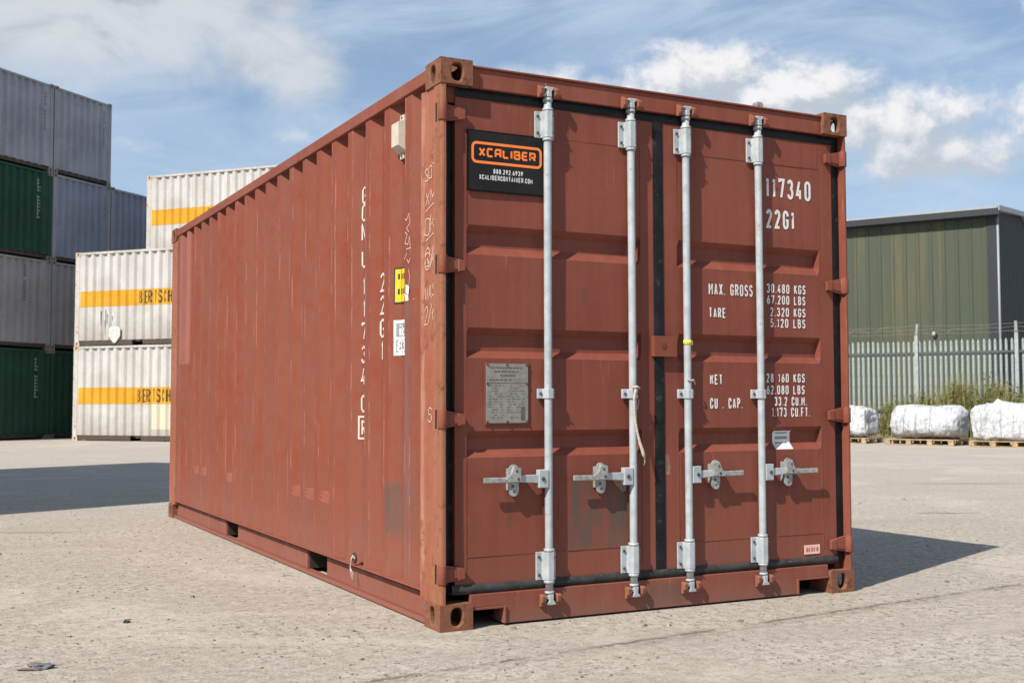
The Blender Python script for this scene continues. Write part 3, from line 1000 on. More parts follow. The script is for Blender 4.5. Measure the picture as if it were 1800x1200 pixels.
for ri, (rx, door, sgn) in enumerate(RODS):
    mb = MB()
    bend = 0.004
    pts = [(rx + bend * math.sin(PI * k / 14) * (0.5 if ri % 2 else -0.4), RY, 0.13 + (2.485 - 0.13) * k / 14) for k in range(15)]
    mb.tube(pts, 0.0188, 18)
    for (z0, z1, r) in ((2.405, 2.418, 0.0255), (2.262, 2.274, 0.0245), (2.452, 2.466, 0.0235), (0.322, 0.336, 0.0255), (0.176, 0.189, 0.0255), (0.128, 0.140, 0.023)):
        mb.cyl((rx, RY, z0), (rx, RY, z1), r, 18)
    mb.build('locking_rod', 'rod', door)
    # guides
    for (z0, z1, nm) in ((2.276, 2.404, 'rod_guide'), (0.190, 0.321, 'rod_guide'), (1.037, 1.083, 'rod_clip')):
        mb = MB()
        big = z1 - z0 > 0.1
        wl = 0.060 if big else 0.052
        # saddle: flange - hump - flange
        prof = [(-wl, 0.046), (-wl, 0.036), (-0.030, 0.036), (-0.024, 0.010), (-0.015, -0.004), (0.012, -0.006), (0.024, 0.006), (0.031, 0.030), (0.044, 0.036), (0.044, 0.046)]
        if not big: prof = [(-wl, 0.044), (-wl, 0.030), (-0.026, 0.028), (-0.022, 0.006), (-0.012, -0.003), (0.014, -0.003), (0.024, 0.008), (0.030, 0.028), (0.036, 0.044)]
        mb.prism(prof, lambda u, v, t: (rx + u, v, t), z0, z1)
        zz_ = (z0 + 0.024, z1 - 0.024) if big else ((z0 + z1) / 2,)
        for q in zz_:
            bolt(mb, rx - wl + 0.014, 0.0355 if big else 0.0295, q)
            bolt(mb, rx + 0.017, -0.0035 if big else -0.002, q, 0.0055)
        mb.build(nm, ['rod', 'bolt'], door, 0.004, 2)
    # cams: forked heads at both ends, held by red keepers
    for (zc, up) in ((2.492, 1), (0.104, -1)):
        mb = MB()
        mb.prism([(-0.013, -0.022), (0.013, -0.022), (0.011, 0.004), (0.024, 0.020), (0.020, 0.027), (-0.018, 0.027), (-0.024, 0.021), (-0.010, 0.006)],
                 lambda u, v, t: (rx + u * (1 if ri % 2 == 0 else -1), t, zc + v * up), -0.004, 0.027)
        mb.prism([(-0.034, -0.020), (-0.010, -0.014), (0.0, 0.0), (-0.012, 0.004), (-0.032, -0.010)], lambda u, v, t: (rx + u, t, zc + v * up), 0.000, 0.022)
        mb.build('cam', 'rod', door, 0.003)
        for q in (-1, 1):
            mb = MB()
            xs_ = sorted((rx + q * 0.027, rx + q * 0.054))
            mb.prism([(xs_[0], -0.030), (xs_[1], -0.024), (xs_[1], 0.026), (xs_[0], 0.030)], lambda u, v, t: (u, t, zc + 0.004 * up + v), 0.006, 0.0275 if up > 0 else 0.0215)
            mb.cyl((rx + q * 0.040, 0.006, zc + 0.004), (rx + q * 0.040, -0.006, zc + 0.004), 0.012, 10)
            mb.hexa([(xs_[0], -0.012, zc - 0.012), (xs_[1], -0.006, zc - 0.012), (xs_[1], 0.0055, zc - 0.022), (xs_[0], 0.0055, zc - 0.022), (xs_[0], -0.012, zc + 0.016), (xs_[1], -0.006, zc + 0.016), (xs_[1], 0.0055, zc + 0.026), (xs_[0], 0.0055, zc + 0.026)])
            mb.build('keeper', 'keeper', main, 0.004)
    # handle
    px_, tip, hub, hz = HAND[ri]
    s = sgn                                   # direction the handle points
    mb = MB()
    xh = sorted((rx + s * 0.012, rx + s * 0.062))
    mb.box(xh[0], xh[1], -0.002, 0.034, hz - 0.042, hz + 0.042)          # hub block welded on the rod
    mb.cyl((rx + s * 0.042, -0.002, hz), (rx + s * 0.042, -0.008, hz), 0.010, 10, 1)
    x_a, x_b = rx + s * 0.060, px_ + s * 0.004
    for (xa, xb, za, zb, ha, hb, ya, yb) in ((x_a, x_b - s * 0.02, hz, hz + 0.004, 0.020, 0.016, 0.008, 0.000), (x_b - s * 0.0195, tip - s * 0.12 if abs(tip - x_b) > 0.14 else x_b + s * 0.03, hz + 0.004, hz, 0.014, 0.013, -0.002, -0.003)):
        mb.hexa([(xa, ya, za - ha), (xb, yb, zb - hb), (xb, yb + 0.011, zb - hb), (xa, ya + 0.011, za - ha), (xa, ya, za + ha), (xb, yb, zb + hb), (xb, yb + 0.011, zb + hb), (xa, ya + 0.011, za + ha)])
    mb.build('door_handle', ['rod', 'bolt'], door, 0.003)
    mb = MB()
    xa = x_b + s * 0.022
    mb.hexa([(xa, -0.004, hz - 0.014), (tip, -0.006, hz - 0.012), (tip, 0.006, hz - 0.012), (xa, 0.006, hz - 0.014), (xa, -0.004, hz + 0.012), (tip, -0.006, hz + 0.014), (tip, 0.006, hz + 0.014), (xa, 0.006, hz + 0.012)])
    mb.build('handle_grip', 'zinc', door, 0.004)
    # retainer plate with its catch
    mb = MB()
    poly = [(0.026 * math.cos(a), 0.040 + 0.030 * math.sin(a)) for a in [PI * k / 8 for k in range(9)]] + [(0.026 * math.cos(a), -0.048 + 0.030 * math.sin(a)) for a in [PI + PI * k / 8 for k in range(9)]]
    mb.prism(poly, lambda u, v, t: (px_ + u, t, hz + v), 0.010, 0.020)
    mb.box(px_ - 0.022, px_ + 0.022, 0.0205, 0.049, hz - 0.05, hz + 0.05)
    mb.prism([(-0.026, 0.055), (0.008, 0.062), (0.024, 0.024), (0.052, 0.004), (0.040, -0.010), (-0.028, -0.008)], lambda u, v, t: (px_ + u * s if s > 0 else px_ - u * s * -1, t, hz + v), -0.012, 0.0095)
    mb.cyl((px_ + 0.004, -0.012, hz + 0.040), (px_ + 0.004, -0.0145, hz + 0.040), 0.006, 8, 1)
    mb.cyl((px_ + 0.012, -0.012, hz + 0.004), (px_ + 0.012, -0.0145, hz + 0.004), 0.007, 8, 1)
    mb.cyl((px_ - 0.006, 0.010, hz - 0.030), (px_ - 0.006, 0.0085, hz - 0.030), 0.008, 8, 1)
    mb.cyl((px_, 0.010, hz - 0.055), (px_, 0.0085, hz - 0.055), 0.006, 8, 1)
    mb.build('handle_retainer', ['zinc', 'bolt'], door, 0.003)

# --- customs lock plate at the middle
mb = MB()
mb.box(1.168, 1.305, 0.020, 0.030, 1.245, 1.348)
mb.box(1.168, 1.180, 0.0305, 0.049, 1.246, 1.347)
mb.box(1.293, 1.305, 0.0305, 0.049, 1.246, 1.347)
mb.cyl((1.225, 0.0195, 1.300), (1.225, 0.0175, 1.300), 0.016, 12, 1)
mb.build('customs_plate', ['red_frame', 'roof_red'], d1, 0.003)


# --- door markings
def on_door(u, v, e=0.0, lift=0.0025):
    (x0, x1, xl, xr) = DOORS[0] if u < 1.2 else DOORS[1]
    return (u, door_depth(u, v, xl, xr) - lift - e, v)


def D(x0, z0): return off(x0, z0, DY)


def door_text(name, items, mat='letter'):
    for (s, xl, zt, zb, w_total, t, right) in items:
        mb = MB()
        x, z = D(xl, zb); _, z1 = D(xl, zt)
        x2, _ = D(xl + w_total, zb)
        # fit letter width to the measured length
        n = sum(0.3 if c in '.,' else (0.62 if c in 'I1i' else (0.75 if c == ' ' else (1.18 if c in 'MW' else 1.0))) for c in s)
        gr = 0.38
        cw = (x2 - x) / (n + gr * (len(s) - 1))
        text(mb, s, x, z, cw, z1 - z, t, on_door, gap=cw * gr, maxlen=0.03)
        mb.build(name, mat, d1)


door_text('serial_lettering', [('117340', 1.864, 2.200, 2.092, 0.306, 0.0150, 0), ('22G1', 1.864, 2.031, 1.930, 0.192, 0.0150, 0)])
door_text('weight_lettering', [
    ('MAX. GROSS', 1.487, 1.624, 1.563, 0.282, 0.0078, 0), ('TARE', 1.487, 1.499, 1.447, 0.106, 0.0078, 0),
    ('30.480 KGS', 1.862, 1.638, 1.588, 0.262, 0.0074, 0), ('67.200 LBS', 1.862, 1.578, 1.530, 0.260, 0.0074, 0),
    ('2.320 KGS', 1.884, 1.514, 1.466, 0.238, 0.0074, 0), ('5.120 LBS', 1.884, 1.456, 1.408, 0.236, 0.0074, 0),
    ('NET', 1.489, 1.159, 1.107, 0.078, 0.0078, 0), ('CU . CAP.', 1.487, 1.040, 0.985, 0.206, 0.0078, 0),
    ('28 160 KGS', 1.852, 1.168, 1.120, 0.260, 0.0074, 0), ('62.080 LBS', 1.852, 1.106, 1.058, 0.258, 0.0074, 0),
    ('33.2 CU.M.', 1.905, 1.046, 0.998, 0.218, 0.0074, 0), ('1.173 CU.FT.', 1.887, 0.990, 0.940, 0.256, 0.0074, 0)])

# --- company sign
x0, z1 = D(0.129, 2.267); x1, z0 = D(0.531, 1.986)
mb = MB()
mb.box(x0, x1, DY - 0.012, DY - 0.004, z0, z1, 1)
mb.quad((x0 + .006, DY - .0125, z0 + .006), (x1 - .006, DY - .0125, z0 + .006), (x1 - .006, DY - .0125, z1 - .006), (x0 + .006, DY - .0125, z1 - .006), 0)
sw, sh = x1 - x0, z1 - z0
sf = lambda u, v, e=0.0: (x0 + u, DY - 0.0138 - e, z0 + v)
# rounded orange frame
fx0, fx1, fz0, fz1, fr = sw * 0.062, sw * 0.945, sh * 0.480, sh * 0.795, 0.020
loop = []
for (cx, cz, a0) in ((fx1 - fr, fz1 - fr, 90), (fx1 - fr, fz0 + fr, 0), (fx0 + fr, fz0 + fr, -90), (fx0 + fr, fz1 - fr, -180)):
    loop += arc(cx, cz, fr, fr, a0, a0 - 90, 6)
loop.append(loop[0])
ribbon(mb, loop, 0.0125, sf, 2, 0.05)
text(mb, 'XCALIBER', sw * 0.138, sh * 0.572, 0.0352, 0.043, 0.0096, sf, gap=0.0062, m=2, font=TECH, maxlen=0.05)
text(mb, '888.292.6939', sw * 0.325, sh * 0.305, 0.0112, 0.0235, 0.0046, sf, gap=0.0034, m=3, maxlen=0.05)
text(mb, 'XCALIBERCONTAINER.COM', sw * 0.145, sh * 0.195, 0.0113, 0.0235, 0.0042, sf, gap=0.0030, m=3, maxlen=0.05)
mb.build('company_sign', ['signblack', 'signedge', 'orange', 'printwhite'], d0)

# --- data plate, worn beyond reading: rows of fine print
x0, z1 = D(0.224, 1.197); x1, z0 = D(0.440, 0.925)
mb = MB()
mb.box(x0 - .008, x1 + .008, DY - 0.006, DY - 0.0025, z0 - .008, z1 + .008, 2)
mb.box(x0, x1, DY - 0.010, DY - 0.0065, z0, z1)
pw, ph = x1 - x0, z1 - z0
rnd = random.Random(3)


def rule(a, b_, v, t=0.0035):
    mb.quad((x0 + a * pw, DY - .0108, z0 + v * ph - t / 2), (x0 + b_ * pw, DY - .0108, z0 + v * ph - t / 2), (x0 + b_ * pw, DY - .0108, z0 + v * ph + t / 2), (x0 + a * pw, DY - .0108, z0 + v * ph + t / 2), 1)


for (a, b_, v, t) in ((.10, .86, .93, .006), (.18, .78, .865, .006), (.32, .70, .80, .006), (.08, .62, .725, .006)):
    u = a
    while u < b_:
        w_ = rnd.uniform(.03, .09)
        rule(u, min(u + w_, b_), v, t)
        u += w_ + rnd.uniform(.008, .03)
rule(.03, .97, .672, .0025); rule(.64, .95, .705, .0012); rule(.64, .95, .738, .0012)
for k in range(13):
    v = .63 - k * .045
    for (a, b_) in ((.06, .42), (.50, .94)):
        u = a
        while u < b_ - .03:
            w_ = rnd.uniform(.02, .07)
            if rnd.random() < .62: rule(u, min(u + w_, b_), v, .003)
            u += w_ + rnd.uniform(.01, .04)
mb.box(x0 + .83 * pw, x0 + .92 * pw, DY - .0112, DY - .0106, z0 + .05 * ph, z0 + .26 * ph, 1)
for (a, v) in ((.03, .98), (.5, .98), (.97, .98), (.03, .66), (.97, .66), (.03, .02), (.5, .02), (.97, .02)):
    mb.cyl((x0 + a * pw, DY - .010, z0 + v * ph), (x0 + a * pw, DY - .0135, z0 + v * ph), .0055, 8, 3)
mb.build('data_plate', ['plate', 'plate_ink', 'red_door', 'roof_red'], d0)

# --- white and pink labels on the right door
mb = MB()
(xa, za), (xb, zb) = D(1.913, 0.868), D(2.030, 0.772)
mb.grid(8, 14, lambda i, j: on_door(xa + (xb - xa) * i / 7 + (0.004 if j == 13 else 0), zb + (za - zb) * j / 13, 0, 0.003),
        mfn=lambda i, j: 1 if (0 < i < 6 and j in (4, 7, 8, 11)) else 0)
mb.build('paper_label', ['white_label', 'label_grey'], d1, recalc=False)
mb = MB()
(xa, za), (xb, zb) = D(2.090, 0.266), D(2.197, 0.218)
mb.box(xa, xb, DY - .0035, DY - .002, zb, za)
u = xa + .012
for w_ in (.016, .010, .014, .010, .016):
    mb.box(u, u + w_ * .8, DY - .0045, DY - .0036, zb + .014, za - .014, 1)
    u += .0175
mb.build('paper_label', ['pink_label', 'red_ink'], d1)

# --- frayed strap hanging from the second rod, cord on the third, yellow tape
mb = MB()
pts = [(1.020, -0.008, 1.085), (1.030, -0.016, 1.078), (1.024, -0.014, 1.04), (1.027, -0.010, 0.985), (1.034, -0.006, 0.93), (1.048, -0.004, 0.87), (1.062, -0.004, 0.82), (1.074, -0.004, 0.79), (1.083, -0.003, 0.765), (1.090, -0.002, 0.742)]
mb.tube(pts, [0.004, 0.006, 0.0055, 0.0055, 0.0065, 0.006, 0.0075, 0.0085, 0.009, 0.004], 8)
mb.tube([(1.016, -0.012, 1.09), (1.037, -0.022, 1.094), (1.060, -0.006, 1.088)], 0.006, 8)
mb.tube([(1.060, -0.002, 1.03), (1.050, -0.004, 0.99), (1.030, -0.002, 0.965)], 0.0018, 5)
mb.tube([(1.090, -0.002, 0.742), (1.097, 0.006, 0.725), (1.094, 0.012, 0.71)], 0.0025, 5)
o = mb.build('strap', 'cord')
tag(o, 'frayed pale cord strap knotted on the clip of the second locking rod and hanging down', 'strap')
mb = MB()
mb.tube([(1.352 + 0.037 * (k / 8), -0.0005 - 0.004 * math.sin(PI * k / 8), 1.128 + 0.003 * math.sin(k)) for k in range(9)] + [(1.400, 0.008, 1.122), (1.408, 0.012, 1.108)], 0.0035, 7)
o = mb.build('cord', 'cord')
tag(o, 'short loose cord end tied round the third locking rod above its clip', 'cord')
mb = MB()
mb.tube([(1.368, RY, 1.308), (1.368, RY, 1.330)], 0.0202, 16)
mb.hexa([(1.385, 0.005, 1.306), (1.396, 0.012, 1.306), (1.396, 0.014, 1.306), (1.385, 0.007, 1.306), (1.385, 0.005, 1.330), (1.396, 0.012, 1.326), (1.396, 0.014, 1.326), (1.385, 0.007, 1.330)])
mb.build('tape_marker', 'ytape', d1)

# --- side wall markings
sw_obj = [o for o in main.children if o.name.startswith('side_wall')][0]


def on_side(y, z, e=0.0):
    return (side_x(y, z) - 0.003 - e, y, z)


def column(mb, s, yc, tops, w, h, t):
    """letters one below the other; reading upright from outside (left is far, +y)"""
    for c, zt in zip(s, tops):
        if c == ' ': continue
        for k, line in enumerate(GL[c]):
            ww = w * (0.6 if c == '1' else 1)
            pts = [(p[0] * (ww - t), p[1] * (h - t)) for p in line]
            ribbon(mb, pts, t, lambda u, v, e=k * .0002: on_side(yc + ww / 2 - t / 2 - u, zt - h + t / 2 + v, e), 0, 0.008)


recess = lambda k: 0.455 + PITCH * k + 0.103
mb = MB()
yc = recess(2) + 0.015
tops = [2.185, 2.090, 1.985, 1.838, 1.690, 1.570, 1.450, 1.325, 1.208, 1.062]
column(mb, 'GCNU117340', yc, tops, 0.054, 0.096, 0.0120)
column(mb, 'R', yc, [0.925], 0.05, 0.082, 0.012)
box = [(-.040, -.014), (.040, -.014), (.040, .102), (-.040, .102), (-.040, -.014)]
ribbon(mb, box, 0.010, lambda u, v: on_side(yc - u, 0.842 + v, 0.0004), 0, 0.008)
mb.build('serial_lettering', 'letter_side', sw_obj)
mb = MB()
yc = recess(1) + 0.015
column(mb, '22G1', yc, [1.690, 1.572, 1.452, 1.335], 0.056, 0.100, 0.0125)
mb.build('type_lettering', 'letter_side', sw_obj)
# yellow height label and white registry label share the first recess
yr = recess(0)
mb = MB()
ny = 12
ya, yb = yr + 0.075, yr - 0.085


def label_grid(mb, za, zb, m, lift, y0=None, y1=None, n=14):
    y0 = ya if y0 is None else y0; y1 = yb if y1 is None else y1
    mb.grid(n, 2, lambda i, j: (lambda p: (p[0] - lift, p[1], p[2]))(on_side(y0 + (y1 - y0) * i / (n - 1), zb + (za - zb) * j)), m)


label_grid(mb, 1.690, 1.510, 1, 0.0)
label_grid(mb, 1.682, 1.518, 0, 0.0008, ya - .008, yb + .008)
for (zt, zb) in ((1.665, 1.625), (1.618, 1.606), (1.590, 1.550), (1.545, 1.533)):
    for q in range(4):
        label_grid(mb, zt - .006, zb + .006, 1, 0.0016, yr + .052 - q * .024, yr + .041 - q * .024, 3)
mb.build('height_label', ['yellow', 'ink'], sw_obj, recalc=False)
mb = MB()
label_grid(mb, 1.428, 1.252, 0, 0.0)
label_grid(mb, 1.412, 1.345, 1, 0.0008, ya - .014, yb + .014)
label_grid(mb, 1.330, 1.268, 1, 0.0008, ya - .014, yb + .014)
for (c, u, zz_, hh) in (('i', .050, 1.350, .056), ('k', .018, 1.350, .056), ('8', .050, 1.273, .052), ('3', .014, 1.273, .052)):
    for line in GL[c]:
        ribbon(mb, [(p[0] * .026, p[1] * hh) for p in line], .011, lambda a, v: (lambda p: (p[0] - .0018, p[1], p[2]))(on_side(yr + u - a, zz_ + v)), 0, .008)
mb.build('registry_label', ['white_label', 'label_grey'], sw_obj, recalc=False)
mb = MB()
for P in (((.428, 1.590), (.384, 1.575), (.392, 1.535), (.430, 1.548)), ((.440, 1.545), (.40, 1.538), (.352, 1.512), (.430, 1.508))):
    mb.quad(*[(lambda p: (p[0] - .002, p[1], p[2]))(on_side(*q)) for q in P])
mb.build('torn_label', 'white_label', sw_obj, recalc=False)
# ventilator box
mb = MB()
yv = yr
for (za, zb, xa) in ((2.418, 2.445, .030), (2.225, 2.250, .030)):
    mb.box(0.034, 0.046, yv - .030, yv + .020, za, zb)
    mb.cyl((0.034, yv - .006, (za + zb) / 2), (0.031, yv - .006, (za + zb) / 2), .008, 8, 1)
mb.hexa([(-0.004, yv - .052, 2.285), (0.046, yv - .058, 2.250), (0.046, yv + .045, 2.250), (-0.004, yv + .040, 2.285), (-0.004, yv - .052, 2.400), (0.046, yv - .058, 2.420), (0.046, yv + .045, 2.420), (-0.004, yv + .040, 2.400)])
mb.build('ventilator', ['cream', 'bolt'], main, 0.004)
# small white tick at the far end
mb = MB()
mb.quad(*[on_side(*q) for q in ((5.56, .905), (5.50, .905), (5.50, .83), (5.56, .83))])
mb.build('marking', 'letter_side', sw_obj, recalc=False)


# chalk writing on the post and wall
def scribble(mb, strokes, fn, t):
    for s_ in strokes: ribbon(mb, s_, t, fn, 0, 0.01)


rr = random.Random(11)


def chalk_text(mb, s, yc, zb, w, h, t, xface, slant=0.12):
    y = yc + w * len(s) * 0.62
    for c in s:
        for line in GL[c]:
            j = lambda: rr.uniform(-.06, .06)
            pts = [(y - (p[0] + j()) * w - slant * p[1] * w, zb + (p[1] + j()) * h + (yc - y) * .18) for p in (line if len(line) < 6 else line[::2] + [line[-1]])]
            ribbon(mb, pts, t, lambda u, v: (xface, u, v), 0, .02)
        y -= w * 1.25
    return mb


post_x = 0.0058
post_o = [c for c in main.children if c.name.startswith('corner_post')][0]
for (s_, zb, w, h) in (('S0T', 2.055, .040, .060), ('XM', 1.945, .055, .060), ('OK', 1.800, .062, .085), ('GR', 1.655, .060, .085), ('GR', 1.640, .058, .080), ('WAS', 1.500, .040, .060), ('2/6', 1.395, .042, .080), ('S', .93, .05, .07)):
    chalk_text(MB(), s_, 0.128, zb, w * .86, h, 0.0042, post_x).build('chalk_writing', 'chalk', post_o, recalc=False)
for (a, b_, z0_, z1_) in ((.185, .085, 1.905, 1.935), (.18, .075, 1.768, 1.800)):
    mb = MB(); ribbon(mb, [(a, z0_), (b_, z1_)], .0038, lambda u, v: (post_x, u, v), 0, .02)
    mb.build('chalk_stroke', 'chalk', post_o, recalc=False)
for (pts) in ([(.47, 1.92), (.43, 1.90), (.40, 1.93), (.39, 1.88), (.43, 1.86), (.40, 1.84)], [(.46, 1.85), (.42, 1.83), (.45, 1.79), (.41, 1.78), (.39, 1.82), (.38, 1.76), (.43, 1.76)],
              [(.47, 1.70), (.42, 1.74)], [(.42, 1.71), (.40, 1.69), (.38, 1.71)], [(.40, 1.66), (.385, 1.62), (.40, 1.58)]):
    mb = MB(); ribbon(mb, pts, .004, lambda u, v: (side_x(u, v) - .002, u, v), 0, .01)
    mb.build('chalk_stroke', 'chalk', sw_obj, recalc=False)

# lashing ring with its string near the bottom rail
mb = MB()
mb.tube([(0.004, 1.135, 0.215), (-0.006, 1.125, 0.212), (-0.010, 1.14, 0.190), (-0.004, 1.155, 0.175), (-0.008, 1.16, 0.15), (-0.004, 1.165, 0.12), (0.004, 1.158, 0.09), (0.008, 1.17, 0.065)], [.003, .0035, .0045, .0035, .0035, .003, .003, .0015], 7)
mb.tube([(-0.008, 1.145, 0.195), (0.0, 1.125, 0.205), (-0.002, 1.11, 0.195)], .0035, 7)
mb.tube([(-0.006, 1.16, 0.14), (0.002, 1.145, 0.11), (0.006, 1.15, 0.08)], .002, 6)
o = mb.build('string', 'cord')
tag(o, 'pale frayed string tied through the lashing ring low on the long red side', 'string')
mb = MB()
ring = [(0.000 + 0.0, 1.118 + 0.024 * math.cos(a), 0.200 + 0.024 * math.sin(a)) for a in [2 * PI * k / 16 for k in range(17)]]
mb.tube(ring, 0.006, 8, caps=False)
mb.build('lashing_ring', 'dark', main)


# ================================================================== OTHER CONTAINERS OF THE YARD
def box_container(name, mats, label, side_marks=None, end_marks=None):
    """plain twenty foot box: corrugated sides and ends, posts, rails, castings; local x=0 side and y=0 end are the ones seen"""
    wall_m, frame_m, cast_m = mats
    root = thing(name, label, 'shipping container')
    for sx in (-1, 1):
        for sy in (-1, 1):
            for sz in (-1, 1):
                weld(casting(sx, sy, sz).build('corner_casting', cast_m, root))
            xa, xb = sorted(((0.004, 0.13) if sx < 0 else (CW - 0.13, CW - 0.004)))
            ya_, yb_ = sorted(((0.004, 0.15) if sy < 0 else (CL - 0.15, CL - 0.004)))
            p = MB(); p.box(xa, xb, ya_, yb_, 0.118, 2.473); p.build('corner_post', frame_m, root)
    for sx in (-1, 1):
        X = (lambda a: a) if sx < 0 else (lambda a: CW - a)
        st = corr_stations(0.15, CL - 0.15, 0.24)
        mb = MB()
        mb.grid(len(st), 2, lambda i, j: (X(0.012 + st[i][1] * 1.3), st[i][0], 0.15 + 2.375 * j))
        w = mb.build('side_wall', wall_m, root)
        mb = MB(); a, b_ = sorted((X(0.003), X(0.06)))
        mb.box(a, b_, 0.178, CL - 0.178, 2.525, 2.585); mb.build('top_rail', frame_m, root)
        mb = MB(); a, b_ = sorted((X(0.03), X(0.07)))
        for (q0, q1) in ((0.178, 1.95), (2.30, CL - 2.30), (CL - 1.95, CL - 0.178)): mb.box(a, b_, q0, q1, 0.02, 0.149)
        mb.build('bottom_rail', frame_m if side_marks is None else 'dirty_shade_rail', root)  # white boxes: dark brown for dirt and the wall's overhang shade
        if sx < 0 and side_marks: side_marks(w, lambda y, z, lift=0.006: (0.012 + interp(st, y) * 1.3 - lift, y, z), root)
    for sy in (-1, 1):
        Y = (lambda a: a) if sy < 0 else (lambda a: CL - a)
        st2 = corr_stations(0.13, CW - 0.13, 0.19)
        mb = MB()
        mb.grid(len(st2), 2, lambda i, j: (st2[i][0], Y(0.014 + st2[i][1] * 1.5), 0.15 + 2.35 * j))
        e = mb.build('end_wall', wall_m, root)
        mb = MB()
        a, b_ = sorted((Y(0.004), Y(0.06)))
        mb.box(0.165, CW - 0.165, a, b_, 2.50, 2.560)
        mb.build('end_rail', frame_m, root)
        mb = MB()
        a, b_ = sorted((Y(0.07), Y(0.12)))
        mb.box(0.165, CW - 0.165, a, b_, 0.05, 0.149)
        mb.build('end_rail', 'dirty_shade_rail', root)  # lower end rail coloured dark for the shadow between stacked boxes
        if sy < 0 and end_marks: end_marks(e, lambda x, z, lift=0.006: (x, 0.014 + interp(st2, x) * 1.5 - lift, z))
    mb = MB(); mb.box(0.062, CW - 0.062, 0.062, CL - 0.062, 2.54, 2.565); mb.build('roof', frame_m, root)
    mb = MB(); mb.box(0.08, CW - 0.08, 0.08, CL - 0.08, 0.10, 0.14); mb.build('floor', 'dark', root)
    return root


M['grey'] = paint('weathered_grey_paint', (0.2389, 0.2485, 0.2833), (0.3041, 0.3162, 0.353), 0.55, rust=0.18, rust_col=(0.09409, 0.06777, 0.05747), streak=0.7, chips=0.2, chip_col=(0.2172, 0.1882, 0.1806))
M['grey_frame'] = paint('grey_frame_paint', (0.2342, 0.2389, 0.2661), (0.2839, 0.2896, 0.3193), 0.6, rust=0.5, rust_col=(0.07098, 0.04706, 0.03801), streak=0.5, chips=0.3)
M['warm_grey'] = paint('dusty_grey_paint', (0.2555, 0.2425, 0.2509), (0.2981, 0.2896, 0.3003), 0.6, rust=0.25, rust_col=(0.09227, 0.06516, 0.05321), streak=0.8, chips=0.2, chip_col=(0.2129, 0.181, 0.1672))
M['blue_grey'] = paint('blue_grey_paint', (0.1956, 0.2201, 0.2816), (0.2292, 0.2545, 0.3177), 0.55, rust=0.15, rust_col=(0.08766, 0.0619, 0.05055), streak=0.6, chips=0.15)
M['green'] = paint('dark_green_paint', (0.007644, 0.04489, 0.02462), (0.0121, 0.05647, 0.0333), 0.5, rust=0.12, rust_col=(0.0637, 0.04706, 0.02896), streak=0.6, chips=0.15, chip_col=(0.1274, 0.1593, 0.1303))
M['green_frame'] = paint('green_frame_paint', (0.01274, 0.05213, 0.03041), (0.01911, 0.06516, 0.03982), 0.55, rust=0.3, rust_col=(0.0637, 0.04706, 0.02896), streak=0.3, chips=0.2, chip_col=(0.1274, 0.1448, 0.1231))
M['white'] = paint('off_white_paint', (0.4288, 0.4127, 0.3852), (0.4841, 0.4746, 0.4505), 0.5, rust=0.12, rust_col=(0.1798, 0.11, 0.0619), streak=0.7, chips=0.25, chip_col=(0.2905, 0.2614, 0.2201),
                   dust=(0.1, 0.9, (0.2905, 0.2476, 0.1995), 0.55))
M['white_frame'] = paint('off_white_frame_paint', (0.4222, 0.3982, 0.362), (0.4805, 0.4634, 0.4344), 0.55, rust=0.75, rust_col=(0.1747, 0.09412, 0.04344), streak=0.7, chips=0.4, chip_col=(0.2548, 0.2027, 0.1448), rust_scale=2.0)
M['cast_grey'] = paint('worn_casting_paint', (0.25, 0.23, 0.22), (0.33, 0.31, 0.29), 0.65, rust=0.9, rust_col=(0.10, 0.06, 0.04), streak=0, chips=0.5, rust_scale=5)
M['cast_white'] = paint('rusty_white_casting_paint', (0.50, 0.42, 0.33), (0.58, 0.52, 0.45), 0.65, rust=1.0, rust_col=(0.22, 0.11, 0.045), streak=0, chips=0.4, rust_scale=4)
M['dirty_shade_rail'] = paint('dirty_shadow_rail', (0.075, 0.06, 0.05), (0.11, 0.09, 0.075), 0.75, rust=0.6, rust_col=(0.10, 0.06, 0.04), streak=0, chips=0)  # dark brown: rail dirt plus painted-in shadow
M['band'] = paint('yellow_orange_band', (0.546, 0.2606, 0.0181), (0.597, 0.3186, 0.03258), 0.5, rust=0.05, streak=0.4, chips=0.15, chip_col=(0.4368, 0.2896, 0.1448))
M['band_ink'] = plain('dark_band_lettering', (0.055, 0.038, 0.015), 0.6, 0.25)
M['mark_dark'] = plain('dark_grey_marking', (0.13, 0.13, 0.15), 0.6, 0.2)
M['mark_white'] = plain('dull_white_marking', (0.30, 0.35, 0.33), 0.6, 0.2)
M['placard_grey'] = plain('pale_grey_placard', (0.50, 0.50, 0.49), 0.5, 0.1)
M['placard_ring'] = plain('grey_placard_ring', (0.38, 0.38, 0.37), 0.5, 0.1)
M['cream_patch'] = plain('cream_repainted_patch', (0.5387, 0.4851, 0.362), 0.55, 0.04)

U_ = (0.93, -0.3676)                     # directions of the stacked yard, (right, ahead)
V_ = (0.3676, 0.93)
RZ = heading(*V_)                        # local +x of each container points along V_


def end_mark(mat, col=0.86, zt=2.30, zb=1.15, n=11):
    def f(e, at):
        mb = MB()
        r = random.Random(int(zt * 100) + n)
        for k in range(n):
            if k in (4,): continue
            z = zt - (zt - zb) * k / n
            x = CW * col
            w, h = 0.055, (zt - zb) / n * 0.66
            mb.grid(5, 2, lambda i, j: at(x - w / 2 + w * i / 4, z - h + h * j))
            if r.random() < .5: mb.grid(2, 2, lambda i, j: at(x + .05 + .02 * i, z - h + h * .5 * j))
        mb.build('marking', mat, e, recalc=False)
    return f


